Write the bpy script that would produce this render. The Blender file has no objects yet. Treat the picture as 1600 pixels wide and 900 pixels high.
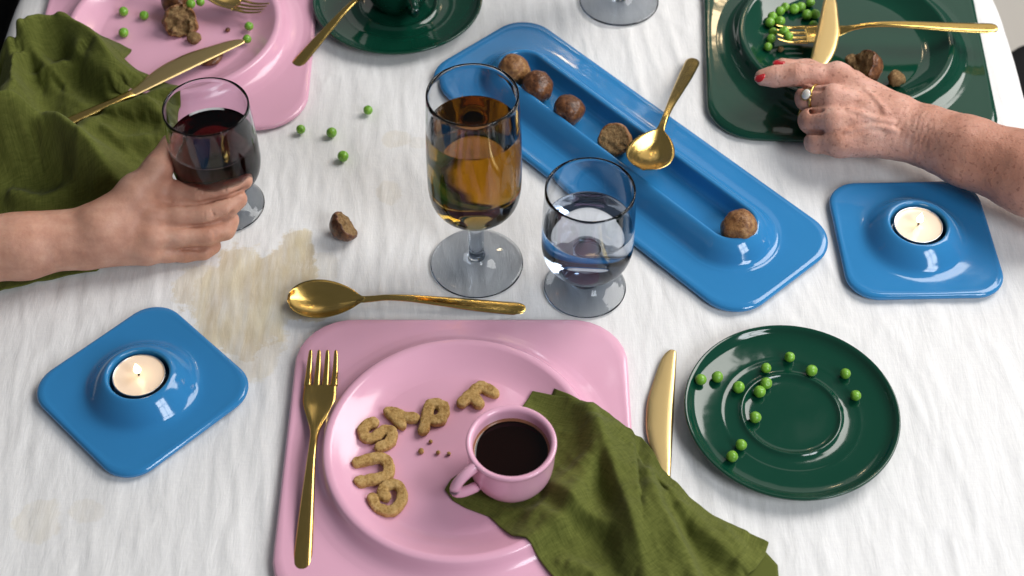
import bpy, math, random
import numpy as np
from mathutils import Matrix, Vector

# ------------------------------------------------------------------ camera, world, lights, exposure
sc = bpy.context.scene
FPX, TH, HCAM = 2430.0, math.radians(49.6), 945.0          # focal length in px of a 1600 px frame, pitch, height in mm
cam_d = bpy.data.cameras.new('camera'); cam = bpy.data.objects.new('camera', cam_d); sc.collection.objects.link(cam)
cam_d.sensor_width = 36; cam_d.lens = FPX / 1600 * 36; cam_d.clip_end = 50; cam_d.clip_start = 0.01
CY = -HCAM / math.tan(TH)
cam.location = (0, CY / 1000, HCAM / 1000); cam.rotation_euler = (math.pi / 2 - TH, 0, 0)
cam_d.dof.use_dof = True; cam_d.dof.focus_distance = 1.215; cam_d.dof.aperture_fstop = 7.5
sc.camera = cam
w = bpy.data.worlds.new('World'); sc.world = w; w.use_nodes = True
bg = w.node_tree.nodes['Background']; bg.inputs[0].default_value = (0.86, 0.92, 1.0, 1); bg.inputs[1].default_value = 0.15
sc.view_settings.view_transform = 'Standard'; sc.view_settings.look = 'None'
sc.view_settings.exposure = -0.04; sc.view_settings.gamma = 1
sc.cycles.use_denoising = True; sc.cycles.max_bounces = 14; sc.cycles.transmission_bounces = 12
sc.cycles.glossy_bounces = 5; sc.cycles.diffuse_bounces = 3; sc.cycles.transparent_max_bounces = 8
sc.cycles.caustics_reflective = False; sc.cycles.caustics_refractive = True; sc.cycles.blur_glossy = 0.5
sc.cycles.sample_clamp_indirect = 6

def area(name, loc, target, sx, sy, power, col):
    d = bpy.data.lights.new(name, 'AREA'); d.shape = 'RECTANGLE'; d.size = sx; d.size_y = sy; d.energy = power; d.color = col
    o = bpy.data.objects.new(name, d); sc.collection.objects.link(o); o.location = loc
    o.rotation_euler = (Vector(target) - Vector(loc)).to_track_quat('-Z', 'Y').to_euler()
    return o
# big window to the back right, a paned window to the front right, a pale far wall glow behind
area('window_light_back', (1.45, 0.80, 1.62), (0.0, 0.05, 0), 1.4, 1.4, 52, (1.0, 0.97, 0.93))
area('window_light_far', (0.9, 3.2, 1.9), (0, 0.2, 0), 2.6, 1.6, 9, (1.0, 0.94, 0.88))
for i in range(2):
    for j in range(2):
        t = Vector((0.1, -0.1, 0)); c = Vector((1.25, -1.25, 1.25)); n = (t - c).normalized()
        rx = n.cross(Vector((0, 0, 1))).normalized(); uy = rx.cross(n)
        p = c + rx * (i - .5) * .36 + uy * (j - .5) * .46
        area('window_pane_light', p, p + n, .33, .42, 6.0, (0.92, 0.96, 1.0))

# two small warm pendant bulbs over the far end of the table (they glint in the glaze and the gold)
for x, y, z in ((0.145, 1.62, 1.12), (0.42, 1.72, 1.18)):
    d = bpy.data.lights.new('pendant_bulb', 'POINT'); d.energy = 1.6; d.color = (1.0, .72, .42); d.shadow_soft_size = .035
    o = bpy.data.objects.new('pendant_bulb', d); sc.collection.objects.link(o); o.location = (x, y, z)
# ------------------------------------------------------------------ helpers
C0 = np.array([0, CY, HCAM]); FW = np.array([0, math.cos(TH), -math.sin(TH)]); UP = np.array([0, math.sin(TH), math.cos(TH)])
def at(px, py, z=0.0):            # a point z mm above the table, in mm
    d = np.array([(px - 800) / FPX, 0, 0]) + UP * (450 - py) / FPX + FW
    return C0 + d * (z - C0[2]) / d[2]
def zat(x, y, py):
    lo, hi = -50., 500.
    for _ in range(40):
        m = (lo + hi) / 2; v = np.array([x, y, m]) - C0
        if 450 - FPX * (v @ UP) / (v @ FW) > py: lo = m
        else: hi = m
    return m
col = sc.collection
def link_mesh(name, V, Fc, mat=None, parent=None, smooth=True, scale=.001):
    me = bpy.data.meshes.new(name)
    V = np.asarray(V, float) * scale
    me.from_pydata(V.tolist(), [], [tuple(f) for f in (Fc.tolist() if isinstance(Fc, np.ndarray) else Fc)])
    me.validate(); me.update()
    if smooth: me.polygons.foreach_set('use_smooth', [True] * len(me.polygons))
    for m in (mat if isinstance(mat, (list, tuple)) else [mat]):
        if m: me.materials.append(m)
    o = bpy.data.objects.new(name, me); col.objects.link(o)
    if parent: o.parent = parent
    return o
def tag(o, label=None, cat=None, group=None, kind=None):
    if label: o['label'] = label
    if cat: o['category'] = cat
    if group: o['group'] = group
    if kind: o['kind'] = kind
    return o
def thing(name, label, cat, loc_mm=(0, 0, 0), rz=0, group=None):
    o = bpy.data.objects.new(name, None); col.objects.link(o); o.empty_display_size = .01
    o.location = [c / 1000 for c in loc_mm]; o.rotation_euler = (0, 0, rz)
    return tag(o, label, cat, group)
def dup(root, loc_mm=None, rz=None, label=None, group=None, parent=None):
    r = root.copy(); col.objects.link(r)
    if loc_mm is not None: r.location = [c / 1000 for c in loc_mm]
    if rz is not None: r.rotation_euler = (0, 0, rz)
    if label: r['label'] = label
    if group: r['group'] = group
    if parent: r.parent = parent
    for ch in [c for c in root.children]: dup(ch, parent=r)
    return r
def grid_faces(nu, nv, wrap_u=False, wrap_v=False):
    U = np.arange(nu if wrap_u else nu - 1); Vv = np.arange(nv if wrap_v else nv - 1)
    i, j = np.meshgrid(U, Vv, indexing='ij'); i2 = (i + 1) % nu; j2 = (j + 1) % nv
    return np.stack([i * nv + j, i2 * nv + j, i2 * nv + j2, i * nv + j2], -1).reshape(-1, 4)
def lathe(prof, n=96):
    """closed-or-open profile of (r,z); axis points become rings that are merged"""
    P = np.array(prof, float); a = np.arange(n) / n * 2 * np.pi
    V = np.stack([P[:, None, 0] * np.cos(a), P[:, None, 0] * np.sin(a), np.repeat(P[:, None, 1], n, 1)], -1).reshape(-1, 3)
    F = grid_faces(len(P), n, False, True)[:, ::-1]
    return V, F
def cr(P, n=6, closed=False):     # catmull-rom resample
    P = np.array(P, float); out = []; m = len(P)
    for i in range(m if closed else m - 1):
        g = lambda k: P[k % m] if closed else P[min(max(k, 0), m - 1)]
        p0, p1, p2, p3 = g(i - 1), g(i), g(i + 1), g(i + 2)
        for t in np.arange(n) / n:
            out.append(.5 * ((2 * p1) + (-p0 + p2) * t + (2 * p0 - 5 * p1 + 4 * p2 - p3) * t * t + (-p0 + 3 * p1 - 3 * p2 + p3) * t ** 3))
    if not closed: out.append(P[-1])
    return np.array(out)
def resample(P, n):
    P = np.array(P, float); s = np.r_[0, np.cumsum(np.linalg.norm(np.diff(P, axis=0), axis=1))]
    t = np.linspace(0, s[-1], n); return np.stack([np.interp(t, s, P[:, k]) for k in range(P.shape[1])], -1)
def clean(o, d=1e-6):
    import bmesh
    b = bmesh.new(); b.from_mesh(o.data); bmesh.ops.remove_doubles(b, verts=b.verts, dist=d)
    bmesh.ops.recalc_face_normals(b, faces=b.faces); b.to_mesh(o.data); b.free(); return o
def tube(P, R, n=12, flat=1.0, caps=True):
    P = np.array(P, float); R = np.broadcast_to(R, len(P)); T = np.gradient(P, axis=0); T /= np.linalg.norm(T, axis=1)[:, None]
    V = []; ref = np.array([0, 0, 1.0]); 
    for p, r, t in zip(P, R, T):
        a = np.cross(ref, t); 
        if np.linalg.norm(a) < 1e-3: a = np.cross([1, 0, 0], t)
        a /= np.linalg.norm(a); b = np.cross(t, a)
        for k in range(n):
            c = 2 * np.pi * k / n; V.append(p + r * (np.cos(c) * a + flat * np.sin(c) * b))
    F = grid_faces(len(P), n, False, True).tolist()
    if caps: F += [list(range(n)), list(range((len(P) - 1) * n, len(P) * n))[::-1]]
    return np.array(V), F

# noise on lattices
_rs = np.random.RandomState(7); _L = _rs.rand(64, 64, 64) * 2 - 1
def vnoise(x, y, z):
    xi, yi, zi = np.floor(x).astype(int), np.floor(y).astype(int), np.floor(z).astype(int)
    fx, fy, fz = x - xi, y - yi, z - zi
    fx, fy, fz = [f * f * (3 - 2 * f) for f in (fx, fy, fz)]
    g = lambda a, b, c: _L[(xi + a) & 63, (yi + b) & 63, (zi + c) & 63]
    l = lambda a, b, t: a + (b - a) * t
    return l(l(l(g(0,0,0), g(1,0,0), fx), l(g(0,1,0), g(1,1,0), fx), fy), l(l(g(0,0,1), g(1,0,1), fx), l(g(0,1,1), g(1,1,1), fx), fy), fz)
def fbm(x, y, z, o=3):
    s = 0; a = 1
    for k in range(o): s = s + a * vnoise(x * 2 ** k + 11 * k, y * 2 ** k + 5 * k, z * 2 ** k + 3 * k); a *= .5
    return s

# signed-distance modelling
def smin(a, b, k):
    h = np.clip(.5 + .5 * (b - a) / k, 0, 1); return b + (a - b) * h - k * h * (1 - h)
class Field:
    def __init__(s, lo, hi, h):
        s.lo = np.array(lo, float); s.h = h; s.n = np.ceil((np.array(hi) - s.lo) / h).astype(int) + 1
        s.ax = [s.lo[k] + np.arange(s.n[k]) * h for k in range(3)]
    def new(s): return np.full(s.n, 60.0)
    def box(s, pts, m):
        a = np.clip(((np.min(pts, 0) - m - s.lo) / s.h).astype(int), 0, s.n - 1); b = np.clip(((np.max(pts, 0) + m - s.lo) / s.h).astype(int) + 1, 0, s.n)
        return tuple(slice(i, max(j, i + 1)) for i, j in zip(a, b))
    def cap(s, D, a, b, ra, rb, k=4, flat=None, margin=14):
        """tapered capsule; flat=(axis, factor) squeezes the section along a unit axis"""
        a = np.array(a, float); b = np.array(b, float); sl = s.box([a, b], max(ra, rb) * (1.3) + margin)
        X = s.ax[0][sl[0]][:, None, None]; Y = s.ax[1][sl[1]][None, :, None]; Z = s.ax[2][sl[2]][None, None, :]
        ab = b - a; L = max(ab @ ab, 1e-6)
        px, py, pz = X - a[0], Y - a[1], Z - a[2]
        t = np.clip((px * ab[0] + py * ab[1] + pz * ab[2]) / L, 0, 1)
        qx, qy, qz = px - t * ab[0], py - t * ab[1], pz - t * ab[2]
        d2 = qx ** 2 + qy ** 2 + qz ** 2
        if flat is not None:
            n, f = np.array(flat[0], float), flat[1]; c = qx * n[0] + qy * n[1] + qz * n[2]; d2 = d2 + c * c * (f * f - 1)
        d = np.sqrt(np.maximum(d2, 0)) - (ra + (rb - ra) * t)
        D[sl] = smin(D[sl], d, k) if k > 0 else np.minimum(D[sl], d)
    def chain(s, D, pts, k=4, flat=None):
        for p, q in zip(pts[:-1], pts[1:]): s.cap(D, p[:3], q[:3], p[3], q[3], k, flat)
    def grids(s): return np.meshgrid(*s.ax, indexing='ij')
    def mesh(s, D):
        return surface_nets(D, s.lo, s.h)
def surface_nets(D, lo, h):
    ins = D < 0; n = D.shape
    c = np.zeros(tuple(k - 1 for k in n), int)
    for a in (0, 1):
        for b in (0, 1):
            for d in (0, 1): c += ins[a:n[0]-1+a, b:n[1]-1+b, d:n[2]-1+d]
    act = (c > 0) & (c < 8); idx = -np.ones(act.shape, int); I = np.argwhere(act); idx[act] = np.arange(len(I))
    acc = np.zeros((len(I), 3)); cnt = np.zeros(len(I))
    for axis in range(3):
        e = np.zeros(3, int); e[axis] = 1; o1, o2 = [k for k in range(3) if k != axis]
        for a in (0, 1):
            for b in (0, 1):
                off = np.zeros(3, int); off[o1] = a; off[o2] = b
                p = I + off; q = p + e; d0 = D[tuple(p.T)]; d1 = D[tuple(q.T)]; m = (d0 < 0) != (d1 < 0)
                t = d0[m] / (d0[m] - d1[m]); pt = off + t[:, None] * e; acc[m] += pt; cnt[m] += 1
    V = lo + (I + acc / cnt[:, None]) * h; Fs = []
    for axis in range(3):
        o1, o2 = (axis + 1) % 3, (axis + 2) % 3
        s0 = [slice(None)] * 3; s1 = [slice(None)] * 3; s0[axis] = slice(0, -1); s1[axis] = slice(1, None)
        ch = ins[tuple(s0)] != ins[tuple(s1)]; E = np.argwhere(ch)
        E = E[(E[:, o1] > 0) & (E[:, o2] > 0) & (E[:, o1] < n[o1] - 1) & (E[:, o2] < n[o2] - 1)]
        q = []
        for a, b in ((1, 1), (0, 1), (0, 0), (1, 0)):
            p = E.copy(); p[:, o1] -= a; p[:, o2] -= b; q.append(idx[tuple(p.T)])
        q = np.stack(q, -1); flip = ~ins[tuple(E.T)]; q[flip] = q[flip][:, ::-1]; Fs.append(q[(q >= 0).all(1)])
    return V, np.concatenate(Fs)
def relax(V, F, it=2, lam=.5):
    e = np.concatenate([F[:, [0, 1]], F[:, [1, 2]], F[:, [2, 3]], F[:, [3, 0]]]); e = np.concatenate([e, e[:, ::-1]])
    deg = np.bincount(e[:, 0], minlength=len(V))[:, None]
    for _ in range(it):
        s = np.stack([np.bincount(e[:, 0], V[e[:, 1], k], len(V)) for k in range(3)], -1) / np.maximum(deg, 1)
        V = V + lam * (s - V)
    return V

# ------------------------------------------------------------------ materials
def mat(name, base=(.5, .5, .5), rough=.5, metal=0, coat=0, sss=0, sss_r=(1, .3, .2), spec=.5):
    m = bpy.data.materials.new(name); m.use_nodes = True; b = m.node_tree.nodes['Principled BSDF']
    b.inputs['Base Color'].default_value = (*base, 1); b.inputs['Roughness'].default_value = rough; b.inputs['Metallic'].default_value = metal
    b.inputs['Coat Weight'].default_value = coat; b.inputs['Coat Roughness'].default_value = .04; b.inputs['Specular IOR Level'].default_value = spec
    if sss: b.inputs['Subsurface Weight'].default_value = sss; b.inputs['Subsurface Radius'].default_value = sss_r; b.inputs['Subsurface Scale'].default_value = .0016
    return m
def nd(m, t, **k):
    n = m.node_tree.nodes.new(t)
    for a, v in k.items():
        if a in n.inputs: n.inputs[a].default_value = v
        else: setattr(n, a, v)
    return n
def lk(m, a, b): m.node_tree.links.new(a, b)
def P(m): return m.node_tree.nodes['Principled BSDF']
def coords(m, scale=(1, 1, 1), kind='Object', rot=(0, 0, 0)):
    tc = nd(m, 'ShaderNodeTexCoord'); mp = nd(m, 'ShaderNodeMapping'); mp.inputs['Scale'].default_value = scale; mp.inputs['Rotation'].default_value = rot
    lk(m, tc.outputs[kind], mp.inputs['Vector']); return mp.outputs[0]
def noise(m, vec, scale, detail=4, rough=.5, dist=0):
    n = nd(m, 'ShaderNodeTexNoise'); n.inputs['Scale'].default_value = scale; n.inputs['Detail'].default_value = detail
    n.inputs['Roughness'].default_value = rough; n.inputs['Distortion'].default_value = dist; lk(m, vec, n.inputs['Vector']); return n.outputs['Fac']
def ramp(m, fac, stops, interp='LINEAR'):
    r = nd(m, 'ShaderNodeValToRGB'); r.color_ramp.interpolation = interp; e = r.color_ramp.elements
    while len(e) < len(stops): e.new(.5)
    for k, (p, c) in enumerate(stops): e[k].position = p; e[k].color = (*c, 1) if len(c) == 3 else c
    lk(m, fac, r.inputs[0]); return r.outputs[0]
def mixc(m, f, a, b, mode='MIX'):
    n = nd(m, 'ShaderNodeMix', data_type='RGBA', blend_type=mode)
    for s, v in ((n.inputs[0], f), (n.inputs[6], a), (n.inputs[7], b)):
        if isinstance(v, (int, float)): s.default_value = v
        elif isinstance(v, tuple): s.default_value = (*v, 1)
        else: lk(m, v, s)
    return n.outputs[2]
def math_(m, op, a, b=None, c=None):
    n = nd(m, 'ShaderNodeMath', operation=op)
    for s, v in zip(n.inputs, (a, b, c)):
        if v is None: continue
        if isinstance(v, (int, float)): s.default_value = v
        else: lk(m, v, s)
    return n.outputs[0]
def bump(m, h, strength=.3, dist=.001, prev=None):
    b = nd(m, 'ShaderNodeBump'); b.inputs['Strength'].default_value = strength; b.inputs['Distance'].default_value = dist
    lk(m, h, b.inputs['Height'])
    if prev: lk(m, prev, b.inputs['Normal'])
    return b.outputs[0]
def rgb(c): return tuple(((x / 255) / 12.92 if x / 255 <= .04045 else ((x / 255 + .055) / 1.055) ** 2.4) for x in c)

def ceramic(name, base, rough=.16):
    m = mat(name, base, rough, coat=.1, spec=.5); v = coords(m)
    n = noise(m, v, 14, 2); c = mixc(m, n, tuple(x * .94 for x in base), tuple(min(1, x * 1.06) for x in base)); lk(m, c, P(m).inputs['Base Color'])
    sm = noise(m, v, 30, 5, .65); lk(m, ramp(m, sm, [(.35, (rough * .8,) * 3), (.75, (rough * 1.7,) * 3)]), P(m).inputs['Roughness'])
    nb = bump(m, noise(m, v, 45, 2), .12, .0012); lk(m, nb, P(m).inputs['Normal']); lk(m, nb, P(m).inputs['Coat Normal'])
    return m
M = {}
M['pink'] = ceramic('pink_glaze', (.78, .42, .55), .14)
M['blue'] = ceramic('blue_glaze', (.030, .212, .475), .09)
M['green'] = ceramic('green_glaze', (.0035, .046, .026), .07)

def gold():
    m = mat('brushed_gold', (.70, .46, .14), .15, metal=1); v = coords(m, (1, 8, 1))
    n = noise(m, v, 120, 4, .6); lk(m, ramp(m, n, [(.3, (.13,) * 3), (.7, (.27,) * 3)]), P(m).inputs['Roughness'])
    n2 = noise(m, coords(m), 35, 3); lk(m, mixc(m, n2, (.54, .36, .10), (.74, .51, .17)), P(m).inputs['Base Color'])
    lk(m, bump(m, n, .05, .0003), P(m).inputs['Normal']); return m
M['gold'] = gold()
M['gold_blade'] = mat('satin_gold', (.74, .55, .25), .33, metal=1)

def skin(name, c1, c2, c3, spots=0, rough=.48, wr=.35):
    m = mat(name, c1, rough, sss=.12, spec=.35); v = coords(m)
    n = noise(m, v, 38, 4, .6); n2 = noise(m, v, 150, 3, .6)
    c = ramp(m, n, [(.3, c1), (.52, c2), (.72, c3)]); c = mixc(m, .12, c, ramp(m, n2, [(.35, (.35, .12, .08)), (.65, (.95, .75, .65))]), 'OVERLAY')
    at_ = nd(m, 'ShaderNodeAttribute', attribute_name='redness'); c = mixc(m, at_.outputs['Fac'], c, tuple(np.array(c1) * (.86, .76, .70)))
    if spots:
        s = noise(m, v, 330, 1, .4); f = ramp(m, s, [(.61, (0, 0, 0)), (.69, (1, 1, 1))]); s2 = noise(m, v, 160, 2)
        c = mixc(m, math_(m, 'MULTIPLY', math_(m, 'MULTIPLY', f, s2), spots), c, (.20, .065, .04))
    lk(m, c, P(m).inputs['Base Color'])
    vo = nd(m, 'ShaderNodeTexVoronoi', feature='DISTANCE_TO_EDGE'); vo.inputs['Scale'].default_value = 420; lk(m, v, vo.inputs['Vector'])
    nb = bump(m, vo.outputs['Distance'], .18 * wr / .35, .0005); nb = bump(m, noise(m, v, 220, 4, .65), wr, .0009, nb)
    lk(m, nb, P(m).inputs['Normal']); return m
M['skin_a'] = skin('smooth_skin', (.50, .255, .175), (.57, .315, .225), (.64, .38, .285), 0)
M['skin_b'] = skin('freckled_skin', (.53, .27, .195), (.66, .37, .29), (.74, .48, .41), .75, wr=.75)

def linen(name, c1, c2, weave=900, stain=False):
    m = mat(name, c1, .85, spec=.15); v = coords(m, kind='UV')
    b = P(m); b.inputs['Sheen Weight'].default_value = .06; b.inputs['Sheen Roughness'].default_value = .5
    n1 = noise(m, coords(m, (1, 9, 1), 'UV'), weave / 9, 3, .7); n2 = noise(m, coords(m, (9, 1, 1), 'UV'), weave / 9, 3, .7)
    th = math_(m, 'ADD', n1, n2); big = noise(m, v, 12, 4)
    f = math_(m, 'MULTIPLY_ADD', th, .5, -.0); c = mixc(m, ramp(m, f, [(.38, (0, 0, 0)), (.62, (1, 1, 1))]), c1, c2)
    c = mixc(m, .25, c, ramp(m, big, [(.3, tuple(x * .6 for x in c1)), (.7, c2)])); lk(m, c, b.inputs['Base Color'])
    lk(m, bump(m, th, .5, .0005), b.inputs['Normal']); return m
M['olive'] = linen('olive_linen', (.068, .080, .012), (.145, .160, .034))

def cloth_white():
    m = mat('white_linen', (.80, .79, .79), .9, spec=.1); b = P(m); b.inputs['Sheen Weight'].default_value = .15
    v = coords(m); tc = v
    th = math_(m, 'ADD', noise(m, coords(m, (1, .12, 1)), 900, 2, .6), noise(m, coords(m, (.12, 1, 1)), 900, 2, .6))
    base = mixc(m, ramp(m, math_(m, 'MULTIPLY', th, .5), [(.35, (0, 0, 0)), (.65, (1, 1, 1))]), (.765, .755, .755), (.82, .81, .80))
    # tea stains, each with an outline of its own
    sep = nd(m, 'ShaderNodeSeparateXYZ'); lk(m, v, sep.inputs[0])
    wob = noise(m, v, 34, 6, .72); wob2 = noise(m, coords(m, (1, .35, 1)), 60, 3)
    total = None
    for (px, py, rx, ry, dens) in [(375, 470, 46, 66, .9), (328, 446, 34, 30, .6), (430, 440, 40, 38, .95), (462, 388, 16, 26, .9), (398, 548, 26, 30, .5), (505, 420, 14, 22, .25),
                                   (620, 215, 13, 12, .3), (607, 300, 12, 14, .26), (60, 815, 18, 20, .28), (135, 797, 14, 12, .2), (655, 222, 12, 8, .16), (478, 470, 30, 22, 1.), (462, 392, 12, 20, 1.)]:
        p = at(px, py); 
        dx = math_(m, 'DIVIDE', math_(m, 'SUBTRACT', sep.outputs[0], p[0] / 1000), rx / 1000); dy = math_(m, 'DIVIDE', math_(m, 'SUBTRACT', sep.outputs[1], p[1] / 1000), ry / 1000)
        r = math_(m, 'SQRT', math_(m, 'ADD', math_(m, 'MULTIPLY', dx, dx), math_(m, 'MULTIPLY', dy, dy)))
        r = math_(m, 'ADD', r, math_(m, 'MULTIPLY_ADD', wob, 1.5, -.75))
        k = ramp(m, r, [(.0, (.66 * dens,) * 3), (.50, (.80 * dens,) * 3), (.80, (.74 * dens,) * 3), (1.0, (0, 0, 0))], 'EASE')
        total = k if total is None else math_(m, 'MAXIMUM', total, k)
    strk = noise(m, coords(m, (1, .16, 1)), 150, 4, .6); total = math_(m, 'MULTIPLY', total, ramp(m, strk, [(.3, (.55, .55, .55)), (.6, (1, 1, 1))]))
    scol = ramp(m, wob2, [(.3, (.47, .33, .13)), (.7, (.72, .61, .36))])
    lk(m, mixc(m, math_(m, 'MULTIPLY', total, .95), base, scol), b.inputs['Base Color'])
    nb = bump(m, noise(m, coords(m, (1, .22, 1), rot=(0, 0, .12)), 95, 5, .62, .4), .36, .0024)
    nb = bump(m, noise(m, coords(m, (1, .3, 1), rot=(0, 0, -.08)), 240, 4, .6), .22, .0009, nb)
    nb = bump(m, th, .12, .0003, nb); lk(m, nb, b.inputs['Normal']); return m
M['tablecloth'] = cloth_white()

def glass(name, c, ior=1.5, rough=0.0):
    m = bpy.data.materials.new(name); m.use_nodes = True; nt = m.node_tree; nt.nodes.clear()
    g = nt.nodes.new('ShaderNodeBsdfGlass'); g.inputs['Color'].default_value = (*c, 1); g.inputs['IOR'].default_value = ior; g.inputs['Roughness'].default_value = rough
    o = nt.nodes.new('ShaderNodeOutputMaterial'); nt.links.new(g.outputs[0], o.inputs[0]); return m
def liquid(name, c, density, ior=1.34):
    m = glass(name, (1, 1, 1), ior); nt = m.node_tree; a = nt.nodes.new('ShaderNodeVolumeAbsorption')
    a.inputs['Color'].default_value = (*c, 1); a.inputs['Density'].default_value = density
    nt.links.new(a.outputs[0], [n for n in nt.nodes if n.type == 'OUTPUT_MATERIAL'][0].inputs['Volume']); return m
M['glass'] = liquid('smoky_blue_glass', (.67, .71, .76), 125, 1.42)
[n for n in M['glass'].node_tree.nodes if n.type == 'BSDF_GLASS'][0].inputs['Color'].default_value = (.95, .96, .97, 1)
def ior_by_face(m):                 # refraction index ratio stored on the faces: differs where liquid wets the glass wall
    g = [n for n in m.node_tree.nodes if n.type == 'BSDF_GLASS'][0]; at_ = nd(m, 'ShaderNodeAttribute', attribute_name='ior'); lk(m, at_.outputs['Fac'], g.inputs['IOR'])
ior_by_face(M['glass'])
M['wine_amber'] = liquid('amber_drink', (.84, .66, .09), 66)
M['wine_red'] = liquid('red_drink', (.60, .01, .04), 170)
M['water'] = glass('clear_water', (.97, .98, 1), 1.33)
for k in ('wine_amber', 'wine_red', 'water'): ior_by_face(M[k])
M['coffee'] = mat('black_coffee', (.006, .0015, .0008), .04, spec=.3)
M['coffee_ring'] = mat('coffee_film', (.25, .10, .05), .2)
M['black'] = mat('black_fabric', (.006, .006, .007), .8, spec=.2)
M['grey_cloth'] = mat('grey_fabric', (.16, .17, .19), .9, spec=.1)
def pea_mat():
    m = mat('pea_skin', (.10, .30, .02), .36, sss=.15, sss_r=(.4, 1, .15), coat=.12); v = coords(m)
    oi = nd(m, 'ShaderNodeObjectInfo'); n = noise(m, v, 400, 3)
    c = ramp(m, n, [(.3, (.13, .34, .022)), (.7, (.27, .55, .06))]); c = mixc(m, math_(m, 'MULTIPLY', oi.outputs['Random'], .55), c, (.16, .34, .03))
    lk(m, c, P(m).inputs['Base Color']); lk(m, bump(m, n, .2, .0004), P(m).inputs['Normal']); return m
M['pea'] = pea_mat()
def food(name, dark, mid, light, sc_=150, rough=.75, bs=.8, spec=.3):
    m = mat(name, mid, rough, spec=spec); v = coords(m); n = noise(m, v, sc_, 5, .65); n2 = noise(m, v, sc_ * 4, 3, .7)
    c = ramp(m, n, [(.32, dark), (.5, mid), (.68, light)]); c = mixc(m, .35, c, ramp(m, n2, [(.35, dark), (.6, light)])); lk(m, c, P(m).inputs['Base Color'])
    lk(m, bump(m, n2, bs, .0012, bump(m, n, bs, .0018)), P(m).inputs['Normal']); return m
M['cookie'] = food('gingerbread', (.25, .13, .035), (.46, .28, .095), (.60, .40, .17), 150, .85, .4, .15)
M['meat_crust'] = food('meatball_crust', (.024, .008, .004), (.10, .034, .013), (.25, .105, .040), 75, .34, .3, .5)
M['meat_crust_pale'] = food('meatball_crust_pale', (.12, .042, .014), (.25, .105, .038), (.42, .23, .085), 90, .45, .45, .4)
M['meat_inside'] = food('meatball_crumb', (.16, .085, .035), (.36, .21, .09), (.55, .37, .18), 260, .85, 1.0, .2)
M['aluminium'] = mat('aluminium_cup', (.75, .75, .76), .3, metal=1)
M['wick'] = mat('charred_wick', (.01, .008, .006), .9)
def emis(name, c, s, base=None):
    m = mat(name, base or c, .35); b = P(m); b.inputs['Emission Color'].default_value = (*c, 1); b.inputs['Emission Strength'].default_value = s; return m
M['wax'] = emis('glowing_wax', (1.0, .62, .36), .20, (.80, .66, .53)); P(M['wax']).inputs['Coat Weight'].default_value = .6
M['flame'] = emis('flame', (1.0, .78, .45), 9.0)
M['nail_red'] = mat('red_nail_polish', (.55, .012, .02), .12, coat=.6)
M['nail'] = mat('bare_nail', (.66, .36, .27), .28, coat=.3)
M['stone'] = mat('white_stone', (.86, .79, .72), .08, sss=.3, coat=.8)
M['floor'] = mat('pale_floor', (.62, .58, .53), .6)

# ------------------------------------------------------------------ setting: floor and tablecloth
def build_floor():
    m = M['floor']; v = coords(m, (1, .1, 1)); lk(m, mixc(m, noise(m, v, 12, 4), (.58, .54, .49), (.70, .66, .60)), P(m).inputs['Base Color'])
    s = 6000; o = link_mesh('floor', [(-s, -s, -740), (s, -s, -740), (s, s, -740), (-s, s, -740)], [(0, 1, 2, 3)], m, smooth=False); tag(o, kind='structure')
build_floor()
def build_tablecloth():
    xs = np.arange(-452, 442.1, 2.2); ys = np.arange(-420, 700, 2.4)
    xe = np.array([(8, -1.2), (15, -4), (20, -9), (24, -17), (27, -32), (31, -60), (36, -110), (44, -180), (52, -260)], float)
    X = np.r_[xs[0] - xe[::-1, 0], xs, xs[-1] + xe[:, 0]]; Z0 = np.r_[xe[::-1, 1], np.zeros(len(xs)), xe[:, 1]]
    gx, gy = np.meshgrid(X, ys, indexing='ij'); z = np.repeat(Z0[:, None], len(ys), 1).copy()
    wx = gx + gy * .10 + 6 * vnoise(gx / 90, gy / 120, gx * 0 + .5)
    r = 1 - np.abs(fbm(wx / 21, gy / 95, gx * 0 + 3.3, 3)) * 1.6
    crk = .7 * np.clip(r, 0, 1) ** 2 + .45 * fbm(wx / 8, gy / 40, gx * 0 + 9.1, 2) + .9 * vnoise(gx / 55, gy / 80, gx * 0 + 1.7)
    side = np.clip(-Z0 / 60, 0, 1)[:, None]
    z += crk - 1.5; gx = gx + side * np.sign(gx) * (6 * np.sin(gy / 37) + 5 * vnoise(gy / 25, gy * 0, gy * 0))
    V = np.stack([gx, gy, np.minimum(z, .25)], -1).reshape(-1, 3)
    o = link_mesh('tablecloth', V, grid_faces(len(X), len(ys))[:, ::1], M['tablecloth'])
    tag(o, 'white crinkled linen tablecloth with pale tea coloured stains covering the table', 'tablecloth')
build_tablecloth()

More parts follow.
